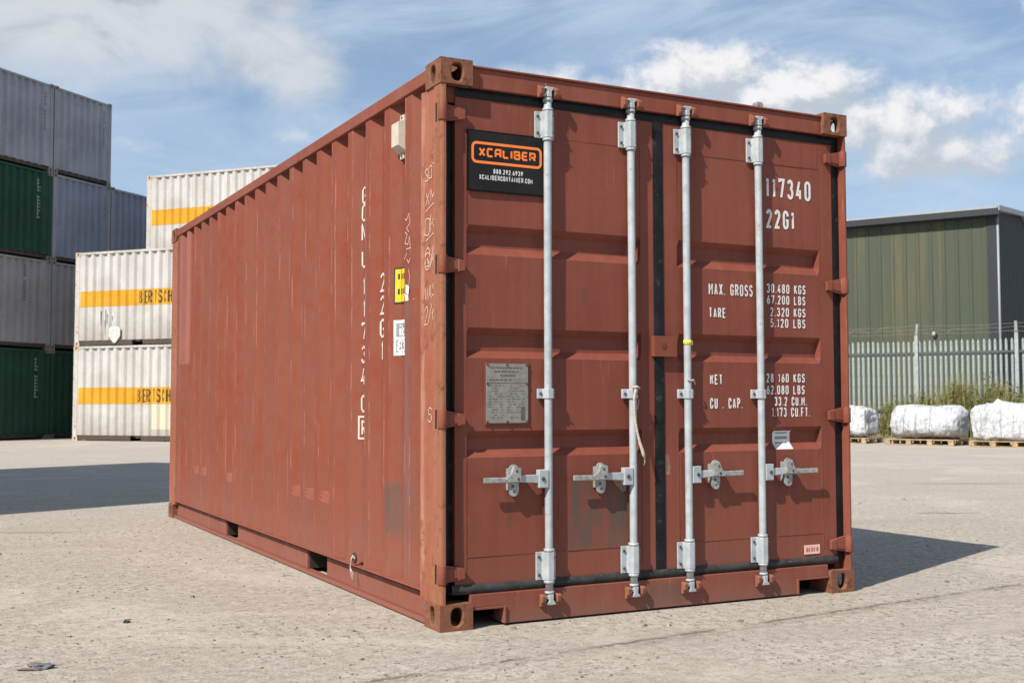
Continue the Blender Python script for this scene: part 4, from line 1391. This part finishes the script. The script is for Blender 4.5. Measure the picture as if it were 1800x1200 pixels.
def white_marks(z0, z1, patch=None, placard=False, stain=False):
    def f(w, at, root):
        mb = MB()
        ya_, yb_ = 0.18, CL - 0.18
        n = 460
        mb.grid(n, 2, lambda i, j: at(ya_ + (yb_ - ya_) * i / (n - 1), z0 + (z1 - z0) * j, 0.004))
        mb.build('colour_band', 'band', w, recalc=False)
        mb = MB()
        # the name runs left to right as seen from outside: left is the far end (large y)
        y0 = CL - 2.17
        h = (z1 - z0) * 0.80
        text(mb, 'BERTSCHI', 0, 0, 0.112, h, 0.038, lambda u, v, e=0: at(y0 - u, z0 + (z1 - z0) * 0.10 + v, 0.0075 + e), gap=0.046, maxlen=0.02)
        mb.build('company_lettering', 'band_ink', w, recalc=False)
        if patch:
            mb = MB()
            (pa, pb, qa, qb) = patch
            mb.grid(120, 2, lambda i, j: at(pa + (pb - pa) * i / 119, qa + (qb - qa) * j, 0.004))
            mb.build('repainted_patch', 'cream_patch', w, recalc=False)
        if placard:
            mb = MB()
            yc, zc = CL - 1.38, 0.16
            r = 0.19
            mb.prism([(yc - r, zc + .1), (yc - r, zc + .30), (yc - r * .6, zc + .36), (yc + r * .6, zc + .36), (yc + r, zc + .30), (yc + r, zc + .1), (yc + .04, zc - .09), (yc - .04, zc - .09)], lambda u, v, t: (t, u, v), -0.004, 0.008)
            ribbon(mb, [(yc + .11 * math.cos(a), zc + .17 + .11 * math.sin(a)) for a in [2 * PI * k / 20 for k in range(21)]], .014, lambda u, v: (-0.0055, u, v), 1, .05)
            mb.build('placard', ['placard_grey', 'placard_ring'], w)
        if stain:
            mb = MB()
            rs = random.Random(5)
            for (dy, zt, L_) in ((1.12, .86, .30), (1.02, 1.0, .52), (1.06, .95, .4), (.90, .95, .4), (1.25, .8, .14), (1.0, .7, .4)):
                yy = CL - dy
                mb.grid(4, 8, lambda i, j: at(yy + (.035 * (i / 3 - .5)) * (1 - j / 9), zt - L_ * j / 7, 0.0045))
            mb.build('stain', 'mark_dark', w, recalc=False)
    return f


def place(o, lat, dep, z, label, group):
    p = W(lat, dep, z)
    o.location = p
    o.rotation_euler = (0, 0, RZ)
    return tag(o, label, 'shipping container', group)


GL_END = 'containers stacked with their ends to the yard'
gsrc = box_container('grey_container', ('grey', 'grey_frame', 'cast_grey'), 'x', end_marks=end_mark('mark_dark'))
wsrc = box_container('dusty_grey_container', ('warm_grey', 'grey_frame', 'cast_grey'), 'x', end_marks=end_mark('mark_dark', 0.60, 2.35, 1.3, 12))
bsrc = box_container('blue_grey_container', ('blue_grey', 'grey_frame', 'cast_grey'), 'x', end_marks=end_mark('mark_dark', 0.90, 2.2, 1.4, 8))
nsrc = box_container('green_container', ('green', 'green_frame', 'cast_grey'), 'x', end_marks=end_mark('mark_white', 0.80, 2.32, 1.15, 12))

GAP = 0.03
B0 = Vector((-13.42, 33.98))             # near lower corner of the middle column
Vv = Vector(V_)
colA = B0 - Vv * (CW + GAP); colB = B0.copy(); colC = B0 + Vv * (CW + GAP)
used = set()


def put(src, corner, row, label, group=GL_END):
    o = src if src.name not in used else copy_tree(src)
    used.add(src.name)
    j = rj.uniform(-.02, .02)
    place(o, corner.x + j, corner.y - j, row * CH, label, group)
    return o


rj = random.Random(2)
put(nsrc, colA, 0, 'dark green container on the ground at the left edge, under a dusty grey one')
put(wsrc, colA, 1, 'dusty grey container between two dark green ones at the left edge')
put(nsrc, colA, 2, 'dark green container third up, directly below a topmost grey container')
put(gsrc, colA, 3, 'topmost grey container at the left edge, sitting on a dark green one')
put(nsrc, colB, 0, 'dark green container on the ground right behind the lowest yellow banded white container')
put(wsrc, colB, 1, 'dusty grey container second up, half hidden by the white container with a placard')
put(bsrc, colB, 2, 'blue grey container third up with a plain grey container on top of it')
put(gsrc, colB, 3, 'topmost grey container standing out against the sky, on a blue grey one')
o = put(bsrc, colC, 2, 'darker blue grey container with nothing on top, next to the highest white container')
put(nsrc, colC, 0, 'green container hidden behind the white containers, carrying the open topped column', 'hidden containers of the grey and green stack')
put(nsrc, colC, 1, 'green container hidden behind the white containers, carrying the open topped column', 'hidden containers of the grey and green stack')
for ob in COL.objects:
    pass

# white containers, long sides to the yard
WG = 'white containers with a yellow band'
corner = Vector((-12.12, 32.30)); Uv = Vector(U_)
wa = box_container('white_container', ('white', 'white_frame', 'cast_white'), 'x', side_marks=white_marks(1.00, 1.45, patch=(CL - 3.35, CL - 2.62, 0.32, 0.99)))
p = corner + Uv * CL
place(wa, p.x, p.y, 0, 'white container with yellow band standing on the ground, a cream patch below its lettering', WG)
wb = box_container('white_container', ('white', 'white_frame', 'cast_white'), 'x', side_marks=white_marks(1.075, 1.51, placard=True, stain=True))
place(wb, p.x + .02, p.y - .02, CH, 'white container with yellow band second up, white placard hanging over its dark lower rail', WG)
corner2 = corner + Uv * 0.33 + Vv * 2.56
p2 = corner2 + Uv * CL
wc = box_container('white_container', ('white', 'white_frame', 'cast_white'), 'x', side_marks=white_marks(1.10, 1.56))
place(wc, p2.x, p2.y, 2 * CH, 'highest white container with yellow band, set back and alone against the sky', WG)
for r_ in (0, 1):
    c = copy_tree(wc)
    place(c, p2.x, p2.y, r_ * CH, 'white container hidden in the rear stack under the highest white one', WG)

# the stack just outside the picture on the left, whose shadow crosses the yard
T0 = Vector((-7.03, 10.35))
for cidx in (1, 2):
    for r_ in range(4):
        cpos = T0 - Vv * (cidx * (CW + GAP))
        c = copy_tree((gsrc, wsrc, nsrc, bsrc)[(cidx + r_) % 4])
        place(c, cpos.x, cpos.y, r_ * CH, 'container of the near stack left of the picture that shades the yard', 'containers of the near stack')


# ================================================================== WAREHOUSE
def make_warehouse():
    ux, uy = 0.83, -0.56
    n_ = math.hypot(ux, uy); ux /= n_; uy /= n_
    root = thing('warehouse', 'large green clad warehouse with yellowish streaked panels and pale roof edge behind the fence', 'building', W(20.8, 50.0), heading(ux, uy))
    H, Lw, Dp, ridge, rise = 9.22, 34.0, 24.0, 5.6, 0.50
    m, nt, b = base_mat('green_cladding')
    v = objvec(nt); x, y, z = nt.sep(v)
    pan = nt.m('FLOOR', nt.m('DIVIDE', x, 0.56))
    wn = nt.new('ShaderNodeTexWhiteNoise', noise_dimensions='1D'); nt.l.new(pan, wn.inputs['W'])
    r = wn.outputs['Value']
    c = nt.mix(r, (0.040, 0.053, 0.030), (0.050, 0.061, 0.035))
    stz = nt.noise(nt.vscale(v, (2.4, 2.4, 0.16)), 1.0, 5, 0.6, 0.3)
    lich = nt.mul(nt.ss(nt.add(stz, nt.mul(nt.sub(r, 0.5), 0.35)), 0.44, 0.72), nt.ss(z, 2.0, 7.5, 0.35, 1.0))
    c = nt.mix(nt.mul(lich, 0.55), c, (0.115, 0.090, 0.034))
    seam = nt.ss(nt.m('ABSOLUTE', nt.sub(nt.m('FRACT', nt.m('DIVIDE', x, 0.56)), 0.5)), 0.455, 0.485)
    c = nt.mix(nt.mul(seam, 0.65), c, (0.022, 0.03, 0.02))
    c = nt.mix(nt.mul(nt.ss(nt.noise(v, 1.5, 6, 0.6), 0.4, 0.7), 0.25), c, (0.05, 0.058, 0.04))
    nt.l.new(c, b.inputs['Base Color']); b.inputs['Roughness'].default_value = 0.6
    M['cladding'] = m
    M['clad_shaded'] = plain('shaded_green_cladding', (0.030, 0.036, 0.034), 0.6, 0.12)  # darker copy of the green cladding, the gable's shade put into its colour
    M['trim_dark'] = plain('navy_trim', (0.016, 0.019, 0.024), 0.5, 0.15)
    M['roof_pale'] = plain('pale_roof_sheet', (0.27, 0.29, 0.30), 0.45, 0.1)
    M['pipe'] = plain('grey_downpipe', (0.25, 0.27, 0.29), 0.5, 0.1)
    # long wall with shallow ribs every panel
    mb = MB(); st = []
    xx = -Lw
    while xx < -0.45:
        st += [(xx, 0), (xx + 0.505, 0), (xx + 0.515, -0.03), (xx + 0.55, -0.03)]
        xx += 0.56
    st.append((-0.30, 0))
    mb.grid(len(st), 2, lambda i, j: (st[i][0], st[i][1], H * j))
    mb.build('front_wall', 'cladding', root)
    mb = MB()   # gable end, ribbed
    k = []
    yy = 0.0
    while yy < Dp - .3:
        k += [(yy, 0), (yy + .26, 0), (yy + .28, .03), (yy + .32, .03), (yy + .34, 0)]
        yy += .36
    top = lambda q: H + (rise * q / ridge if q < ridge else rise - (q - ridge) * 0.235)
    mb.grid(len(k), 2, lambda i, j: (k[i][1] + 0.002, k[i][0], top(k[i][0]) * j))
    mb.build('gable_wall', 'clad_shaded', root)
    mb = MB(); mb.box(-0.32, 0.05, -0.06, 0.012, 0, H - 0.02); mb.build('corner_trim', 'trim_dark', root)
    mb = MB(); mb.tube([(0.11, -0.02, 0), (0.11, -0.02, H - 0.2)], 0.05, 8); mb.build('downpipe', 'pipe', root)
    mb = MB()
    prof = [(-0.28, H - 0.06), (ridge, H + rise), (Dp + .3, H + rise - (Dp + .3 - ridge) * 0.235)]
    for (a, b_) in zip(prof, prof[1:]):
        mb.hexa([(-Lw, a[0], a[1]), (0.22, a[0], a[1]), (0.22, b_[0], b_[1]), (-Lw, b_[0], b_[1]), (-Lw, a[0], a[1] + .10), (0.22, a[0], a[1] + .10), (0.22, b_[0], b_[1] + .10), (-Lw, b_[0], b_[1] + .10)])
    mb.build('roof', 'roof_pale', root)
    mb = MB()
    mb.box(-Lw, 0.2, -0.46, -0.285, H - 0.22, H + 0.03); mb.box(-Lw, 0.19, -0.282, -0.035, H - 0.26, H - 0.08)
    mb.build('gutter', 'trim_dark', root)
    mb = MB()
    mb.box(-Lw, 0.21, -0.48, -0.27, H + 0.045, H + 0.13)
    mb.hexa([(0.225, -0.42, H - 0.05), (0.275, -0.42, H - 0.05), (0.275, ridge, H + rise - .06), (0.225, ridge, H + rise - .06), (0.225, -0.42, H + 0.17), (0.275, -0.42, H + 0.17), (0.275, ridge, H + rise + .16), (0.225, ridge, H + rise + .16)])
    e = Dp + .3
    mb.hexa([(0.225, ridge, H + rise - .06), (0.275, ridge, H + rise - .06), (0.275, e, prof[2][1] - .06), (0.225, e, prof[2][1] - .06), (0.225, ridge, H + rise + .16), (0.275, ridge, H + rise + .16), (0.275, e, prof[2][1] + .16), (0.225, e, prof[2][1] + .16)])
    mb.build('roof_edge', 'roof_pale', root)
    mb = MB(); mb.box(-Lw, -0.01, 0.06, Dp, 0, H - 0.3); mb.build('inner_shell', 'trim_dark', root)


make_warehouse()

# ================================================================== PALISADE FENCE
M['galv'] = plain('pale_galvanised_fence_steel', (0.30, 0.335, 0.325), 0.55, 0.15, 0.1, 12)
M['rail_dark'] = plain('dark_fence_rail', (0.06, 0.075, 0.075), 0.6, 0.2)
M['wire'] = plain('rusty_barbed_wire', (0.20, 0.18, 0.14), 0.7, 0.2)
fx, fy = 0.86, -0.51
nn = math.hypot(fx, fy); fx /= nn; fy /= nn
fence = thing('palisade_fence', 'tall pale steel palisade fence with pointed bars and barbed wire in front of the warehouse', 'fence', W(9.5, 32.9), heading(fx, fy))
FT = 2.71
rp = random.Random(4)
pale = MB()
w_ = 0.034
for (a, b_) in (((-w_, 0.0), (-0.010, -0.022)), ((-0.010, -0.022), (0.010, -0.022)), ((0.010, -0.022), (w_, 0.0))):
    t = lambda q: FT - 0.10 * (abs(q[0]) / w_)
    pale.hexa([(a[0], a[1], .25), (b_[0], b_[1], .25), (b_[0], b_[1] + .004, .25), (a[0], a[1] + .004, .25), (a[0], a[1], t(a)), (b_[0], b_[1], t(b_)), (b_[0], b_[1] + .004, t(b_)), (a[0], a[1] + .004, t(a))])
pm = pale.mesh('pale', ['galv'])
k = 0
s = -3.2
while s < 9.9:
    o = bpy.data.objects.new('pale', pm); COL.objects.link(o); o.parent = fence
    o.location = (s, rp.uniform(-.006, .006), rp.uniform(-.015, .015)); o.rotation_euler = (0, rp.uniform(-.0025, .0025), 0)
    s += 0.138
mb = MB(); mb.box(-3.3, 10, -0.062, -0.028, FT - 0.40, FT - 0.345); mb.build('rail', 'rail_dark', fence)
mb = MB(); mb.box(-3.3, 10, -0.062, -0.028, 0.75, 0.805); mb.build('rail', 'rail_dark', fence)
posts = [1.842 + 2.532 * i for i in range(-2, 4)]
for i, s in enumerate(posts):
    mb = MB()
    lean = 0.05 if i % 2 == 0 else 0.0
    mb.box(s - 0.045, s + 0.045, -0.13, -0.064, 0.0, FT + 0.10)
    mb.hexa([(s - .04, -.12, FT + .101), (s + .04, -.12, FT + .101), (s + .04, -.07, FT + .101), (s - .04, -.07, FT + .101), (s - .03 + lean, -.18, FT + .42), (s + .03 + lean, -.18, FT + .42), (s + .03 + lean, -.14, FT + .42), (s - .03 + lean, -.14, FT + .42)])
    mb.build('post', 'galv', fence)
for zq, sag in ((FT + 0.16, .02), (FT + 0.27, .03), (FT + 0.37, .03)):
    mb = MB()
    pts = []
    for i in range(len(posts) - 1):
        for q in range(12):
            t = q / 12
            s = posts[i] + 2.532 * t
            pts.append((s, -.14, zq - sag * math.sin(PI * t) + .012 * math.sin(s * 9 + zq * 40) + .018 * mnoise.noise(Vector((s * 2, zq * 9, 0)))))
    mb.tube(pts, 0.0042, 5)
    for p_ in pts[::2]:
        mb.tube([(p_[0] - .02, p_[1] - .02, p_[2] - .03), (p_[0] + .02, p_[1] + .02, p_[2] + .03)], .0035, 4)
    mb.build('barbed_wire', 'wire', fence)
# loose loops of wire on the left bays
mb = MB()
for (s0, r0) in ((0.3, .20), (1.1, .24), (-.5, .22), (2.9, .16)):
    mb.tube([(s0 + r0 * 1.5 * math.cos(a), -.14 + .05 * math.sin(2 * a), FT + .10 + r0 * math.sin(a)) for a in [PI * q / 14 for q in range(15)]], .0045, 5)
mb.build('barbed_wire', 'wire', fence)


def place_local(root, x, y, z):
    a = root.rotation_euler.z
    return root.location + Vector((x * math.cos(a) - y * math.sin(a), x * math.sin(a) + y * math.cos(a), z))


# scrap caught on the wire
M['scrap_dark'] = plain('dark_plastic_scrap', (0.035, 0.035, 0.04), 0.5, 0.4)
M['scrap_pale'] = plain('pale_plastic_scrap', (0.45, 0.43, 0.38), 0.5, 0.3)


def crumple(mb, c, r, seed, m=0, flat=1.0, n=10):
    rows = []
    for i in range(n + 1):
        th = PI * i / n
        row = []
        for j in range(2 * n):
            ph = 2 * PI * j / (2 * n)
            d = Vector((math.sin(th) * math.cos(ph), math.sin(th) * math.sin(ph), math.cos(th)))
            k = 1 + 0.75 * mnoise.noise(d * 1.7 + Vector((seed, seed * 2, 0))) + .3 * mnoise.noise(d * 5 + Vector((seed, 0, 0)))
            row.append(mb.vert((c[0] + d.x * r[0] * k, c[1] + d.y * r[1] * k, c[2] + d.z * r[2] * k)))
        rows.append(row)
    for i in range(n):
        for j in range(2 * n):
            mb.face((rows[i][j], rows[i][(j + 1) % (2 * n)], rows[i + 1][(j + 1) % (2 * n)], rows[i + 1][j]), m)


mb = MB()
pc = place_local(fence, 2.36, -.15, FT + .08)
crumple(mb, (0, 0, 0), (.07, .04, .08), 1.3); crumple(mb, (-.06, .0, .07), (.05, .03, .05), 2.7, 1)
o = mb.build('plastic_scrap', ['scrap_dark', 'scrap_pale']); o.location = pc
tag(o, 'small dark and pale plastic scrap caught on the barbed wire of the fence', 'litter')

# ================================================================== BALES ON PALLETS
m, nt, b = base_mat('white_wrap_film')
v = objvec(nt)
n1 = nt.noise(v, 3.0, 7, 0.62, 1.2); n2 = nt.noise(nt.vscale(v, (6, 6, 1.4)), 2.0, 6, 0.65, 0.8)
c = nt.mix(nt.ss(n2, 0.48, 0.66), (0.58, 0.59, 0.605), (0.36, 0.38, 0.41))  # grey-blue crease shading mixed into the white film
c = nt.mix(nt.mul(nt.ss(nt.noise(v, 9.0, 5, 0.6), 0.63, 0.70), .6), c, (0.30, 0.31, 0.33))
nt.l.new(c, b.inputs['Base Color']); b.inputs['Roughness'].default_value = 0.32
bump(nt, b, nt.add(n1, nt.mul(n2, .7)), 0.85, 0.12)
M['wrap'] = m
M['wood'] = plain('weathered_pallet_wood', (0.36, 0.25, 0.14), 0.75, 0.25, 0, 8)
M['twine'] = plain('grey_baling_twine', (0.42, 0.43, 0.44), 0.6, 0.2)
ub = Vector((0.77, -0.64)).normalized(); vb = Vector((0.64, 0.77)).normalized()
BRZ = heading(ub.x, ub.y)


def make_pallet(L, Dp):
    root = thing('pallet', 'x', 'pallet')
    mb = MB()
    nb = 7
    for i in range(nb):
        y = Dp * i / (nb - 1) * .9
        mb.box(0, L, y, y + Dp * .08, 0.118, 0.138)
    mb.build('deck', 'wood', root, 0.003)
    mb = MB()
    nbk = max(3, int(round(L / .38)))
    for i in range(nbk):
        x = (L - .12) * i / (nbk - 1)
        for y in (0.01, Dp * .45, Dp - .13):
            mb.box(x, x + .12, y, y + .10, 0.022, 0.094)
        mb.box(x + .005, x + .115, 0.004, Dp - .02, 0.0945, 0.1175)
    mb.build('blocks', 'wood', root, 0.003)
    mb = MB()
    for y in (0.01, Dp * .45, Dp - .13): mb.box(0, L, y + .002, y + .098, 0.003, 0.0215)
    mb.build('runners', 'wood', root, 0.003)
    return root


def make_bale(L, Dp, H, e1, seed, peak=None, ribs=()):
    """wrapped bale: rounded loaf with creases"""
    root = thing('wrapped_bale', 'x', 'bale')
    mb = MB()
    n1_, n2_ = 96, 72
    rows = []
    for i in range(n1_ + 1):
        th = PI * i / n1_
        row = []
        for j in range(n2_):
            ph = 2 * PI * j / n2_
            sg = lambda q, p_: math.copysign(abs(q) ** p_, q)
            x = sg(math.cos(th), e1[0]); rr_ = sg(math.sin(th), e1[0])
            y = rr_ * sg(math.cos(ph), e1[1]); z = rr_ * sg(math.sin(ph), e1[1])
            P = Vector((x * L / 2, y * Dp / 2, z * H / 2))
            d = Vector((x / L, y / Dp, z / H)).normalized()
            q = P * 2.3 + Vector((seed, seed * 3, 1))
            k = .06 * mnoise.noise(q) + .035 * abs(mnoise.noise(q * 2.7)) - .055 * abs(mnoise.noise(Vector((q.x * 3.5, q.y * 1.1, q.z * 1.1 + 4))))
            k += .016 * mnoise.noise(q * 4.2 + Vector((7, 1, 2))) + .007 * mnoise.noise(q * 9)
            for rx_ in ribs: k -= .022 * math.exp(-((P.x - rx_) / .03) ** 2)
            P = P + d * k
            if peak:
                dd = math.hypot(P.x - peak[0], P.y + Dp * .2)
                if P.z > 0: P.z += peak[1] * max(0, 1 - dd / .17) ** 1.5
            P.z = max(P.z, -H / 2)
            row.append(mb.vert((P.x + L / 2, P.y + Dp / 2, P.z + H / 2)))
        rows.append(row)
    for i in range(n1_):
        for j in range(n2_):
            mb.face((rows[i][j], rows[i][(j + 1) % n2_], rows[i + 1][(j + 1) % n2_], rows[i + 1][j]), 0, True)
    # loose flaps of film
    r = random.Random(seed)
    for q in range(16):
        x = L * r.uniform(.2, .75); y = Dp * r.uniform(.2, .7); z = H * r.uniform(.93, 1.0)
        a = r.uniform(.03, .08)
        mb.quad((x, y, z - .06), (x + a, y + .02, z - .05), (x + a * .8, y - .03, z + r.uniform(.0, .05)), (x + a * .2, y - .02, z + r.uniform(0, .06)))
    mb.build('wrap', 'wrap', root, recalc=False)
    if ribs:
        for rx_ in ribs:
            mb = MB()
            mb.tube([(rx_ + L / 2 + .01 * math.sin(5 * a), Dp / 2 + (Dp / 2 + .004) * math.copysign(abs(math.cos(a)) ** e1[1], math.cos(a)), H / 2 + (H / 2 + .006) * math.copysign(abs(math.sin(a)) ** e1[1], math.sin(a))) for a in [2 * PI * k_ / 40 for k_ in range(41)]], .006, 5)
            mb.build('twine', 'twine', root)
    return root


def set_at(o, lat, dep, z, label, group, rz=BRZ):
    o.location = W(lat, dep, z); o.rotation_euler = (0, 0, rz)
    return tag(o, label, None, group)


PG, BG = 'wooden pallets under the bales', 'white wrapped bales along the fence'
p1_ = make_pallet(1.5, 1.1)
c1 = Vector((8.62, 28.6)) - ub * 1.5
set_at(p1_, c1.x, c1.y, 0, 'wooden pallet whose left part is hidden behind the red container', PG)
b1_ = make_bale(1.48, 1.06, .78, (.36, .5), 3)
set_at(b1_, c1.x, c1.y, .139, 'white wrapped bale partly hidden behind the red container', BG)
p2_ = make_pallet(1.62, 1.1)
c2 = Vector((8.90, 28.0))
set_at(p2_, c2.x, c2.y, 0, 'wooden pallet under the rounded middle bale', PG)
b2_ = make_bale(1.72, 1.14, .80, (.52, .72), 8, ribs=(-.42, -.12, .2))
set_at(b2_, c2.x, c2.y, .139, 'rounded loaf shaped white wrapped bale bound with twine, between two boxier bales', BG)
p3_ = make_pallet(2.0, 1.1)
c3 = Vector((10.36, 26.62))
set_at(p3_, c3.x, c3.y, 0, 'wooden pallet at the right edge of the picture under the boxy bale', PG)
b3_ = make_bale(2.04, 1.06, .83, (.30, .36), 14, peak=(-.42, .14))
set_at(b3_, c3.x, c3.y, .139, 'boxy white wrapped bale with a pointed tuft of film on top at right edge', BG)

# ================================================================== VERGE, WEEDS
M['soil'] = plain('verge_soil', (0.16, 0.13, 0.085), 0.9, 0.3, 0, 3)
gm, nt, b = base_mat('weed_leaf')
oi = nt.new('ShaderNodeAttribute', attribute_name='tone')
nt.l.new(nt.mix(oi.outputs['Fac'], (0.050, 0.070, 0.014), (0.30, 0.26, 0.105)), b.inputs['Base Color'])
b.inputs['Roughness'].default_value = 0.7
b.inputs['Specular IOR Level'].default_value = 0.2
M['weed'] = gm
mb = MB()
prof = [(-1.55, 0.006), (-1.0, .10), (-.4, .20), (.4, .24), (1.5, .16), (3.0, .006)]
nx = 30
mb.grid(nx, len(prof), lambda i, j: (lambda q: (q.x, q.y, max(.004, prof[j][1] * (1 + .3 * mnoise.noise(Vector((i * .7, j, 0)))))))(place_local(fence, -4 + 15 * i / (nx - 1), prof[j][0], 0)), smooth=True)
o = mb.build('verge', 'soil')
tag(o, 'low earth verge along the foot of the fence', 'ground', kind='structure')


def make_weeds():
    r = random.Random(21)
    v, f, tone = [], [], []

    def blade(p, h, w, lean, az_, tn):
        a = Vector((math.cos(az_), math.sin(az_), 0)); side = Vector((-a.y, a.x, 0))
        base = len(v)
        for t in (0, .45, .8, 1.0):
            c = p + Vector((0, 0, h * t)) + a * (lean * t * t)
            ww = w * (1 - t) ** .7 if t < 1 else 0
            v.append(c - side * ww); v.append(c + side * ww)
        for q in range(3):
            i = base + 2 * q
            f.append((i, i + 1, i + 3, i + 2)); tone.append(tn)

    def leaf(p, s_, tn):
        d = Vector((r.gauss(0, 1), r.gauss(0, 1), r.gauss(0, .8))).normalized()
        e = d.cross(Vector((r.gauss(0, 1), r.gauss(0, 1), r.gauss(0, 1)))).normalized()
        i = len(v)
        v.extend([p, p + d * s_ * .5 + e * s_ * .22, p + d * s_, p + d * s_ * .5 - e * s_ * .22])
        f.append((i, i + 1, i + 2, i + 3)); tone.append(tn)
    for q in range(14000):
        s = r.uniform(-4, 11); t = r.triangular(-1.5, 1.2, -.5)
        dens = .5 + .5 * mnoise.noise(Vector((s * .8, t * .6, 2)))
        if r.random() > dens * 1.3: continue
        hmax = .62 + .75 * max(0, 1 - abs(s - 3.4) / 2.6) * (0.6 + .6 * r.random()) + .35 * r.random()
        if s < 1.2: hmax *= .5
        p = place_local(fence, s, t, .04)
        p.z = .03 + .18 * max(0, 1 - abs(t) / 1.5)
        h = hmax * r.uniform(.55, 1.1)
        tn = min(1, max(0, r.gauss(.42, .25) + .25 * mnoise.noise(Vector((s * 1.3, 5, t)))))
        blade(p, h, r.uniform(.006, .016), r.uniform(0, .35) * h, r.uniform(0, 2 * PI), tn)
        if r.random() < .25:
            for _ in range(5): leaf(p + Vector((r.gauss(0, .08), r.gauss(0, .08), h * r.uniform(.3, 1))), r.uniform(.05, .13), max(0, tn - .25))
    # bushy clumps
    for (s, t, rad, hh, n, base) in ((3.0, -.75, .6, 1.45, 2600, .30), (2.2, -.7, .5, 1.1, 1500, .45), (3.9, -.6, .55, 1.35, 1900, .42), (-.2, -.3, .35, .95, 700, .02), (5.0, -.6, .6, 1.2, 1500, .7), (1.2, -.6, .45, .95, 1000, .5), (0.5, -.5, .4, .85, 800, .6), (7.0, -.5, .6, 1.0, 900, .4), (-1.6, -.4, .5, .9, 600, .1)):
        for q in range(n):
            d = Vector((r.gauss(0, 1), r.gauss(0, 1), 0))
            k = r.random() ** .5
            zz_ = r.random()
            pr = rad * (1 - .65 * zz_)
            p = place_local(fence, s + d.x * pr * .55, t + d.y * pr * .4, .1 + hh * zz_ * (.75 + .25 * r.random()))
            leaf(p, r.uniform(.03, .09), min(1, max(0, r.gauss(base, .28))))
        for q in range(int(n / 9)):
            p = place_local(fence, s + r.gauss(0, rad * .4), t + r.gauss(0, rad * .3), .1)
            blade(p, hh * r.uniform(.6, 1.25), .011, r.uniform(0, .25), r.uniform(0, 6.28), min(1, base + .35))
    me = bpy.data.meshes.new('weeds')
    me.from_pydata([tuple(q) for q in v], [], f)
    at = me.attributes.new('tone', 'FLOAT', 'FACE')
    at.data.foreach_set('value', tone)
    me.materials.append(gm)
    o = bpy.data.objects.new('weeds', me); COL.objects.link(o)
    tag(o, 'rough grass and weeds growing along the fence behind the bales', 'weeds', kind='stuff')


make_weeds()


# ================================================================== LITTER AND GRIT ON THE YARD
def make_grit():
    r = random.Random(9)
    mb = MB()
    for q in range(1700):
        dep = 3.4 + 9 * r.random() ** 1.6
        lat = r.uniform(-.48, .48) * dep
        p = W(lat, dep)
        if -0.02 < p.x < CW + .02 and -0.02 < p.y < CL: continue
        s = r.uniform(.003, .0085) * (1.0 if r.random() < .96 else 1.9)
        a = r.uniform(0, 6.28)
        ca, sa = math.cos(a), math.sin(a)
        pts = []
        for (x, y, z) in ((-1, -.7, 0), (1, -.6, 0), (.8, .8, 0), (-.9, .6, 0), (-.5, -.4, .8), (.6, -.3, .7), (.4, .5, .9), (-.5, .4, .75)):
            x *= s * r.uniform(.8, 1.3); y *= s * r.uniform(.7, 1.1); z *= s * .9
            pts.append((p.x + x * ca - y * sa, p.y + x * sa + y * ca, z - .0005))
        mb.hexa(pts, 0 if r.random() < .6 else 1)
    M['grit_dark'] = plain('dark_grit', (0.14, 0.12, 0.10), 0.85, 0.3)
    M['grit_pale'] = plain('pale_grit', (0.27, 0.23, 0.19), 0.85, 0.2)
    o = mb.build('grit', ['grit_dark', 'grit_pale'])
    tag(o, 'loose grit scattered on the concrete yard', 'grit', kind='stuff')


make_grit()
M['rag'] = plain('blue_grey_rag', (0.08, 0.095, 0.115), 0.7, 0.4, 0, 40)
mb = MB()
crumple(mb, (0, 0, .010), (.050, .022, .012), 4.1); crumple(mb, (-.05, .035, .012), (.05, .014, .010), 6.0, 1); crumple(mb, (-.06, -.05, .006), (.06, .010, .006), 2.2, 1)
o = mb.build('rag', ['rag', 'grit_dark']); o.location = (-1.63, 0.075, 0); o.rotation_euler = (0, 0, -.45); o.scale = (.72, .72, .85)
tag(o, 'crumpled blue grey rag lying on the concrete at the lower left', 'litter')
mb = MB(); crumple(mb, (0, 0, .008), (.014, .009, .009), 3.3)
o = mb.build('stone', ['scrap_dark']); o.location = (-1.193, 0.90, 0)
tag(o, 'small dark stone on the open concrete left of the red container', 'stone')
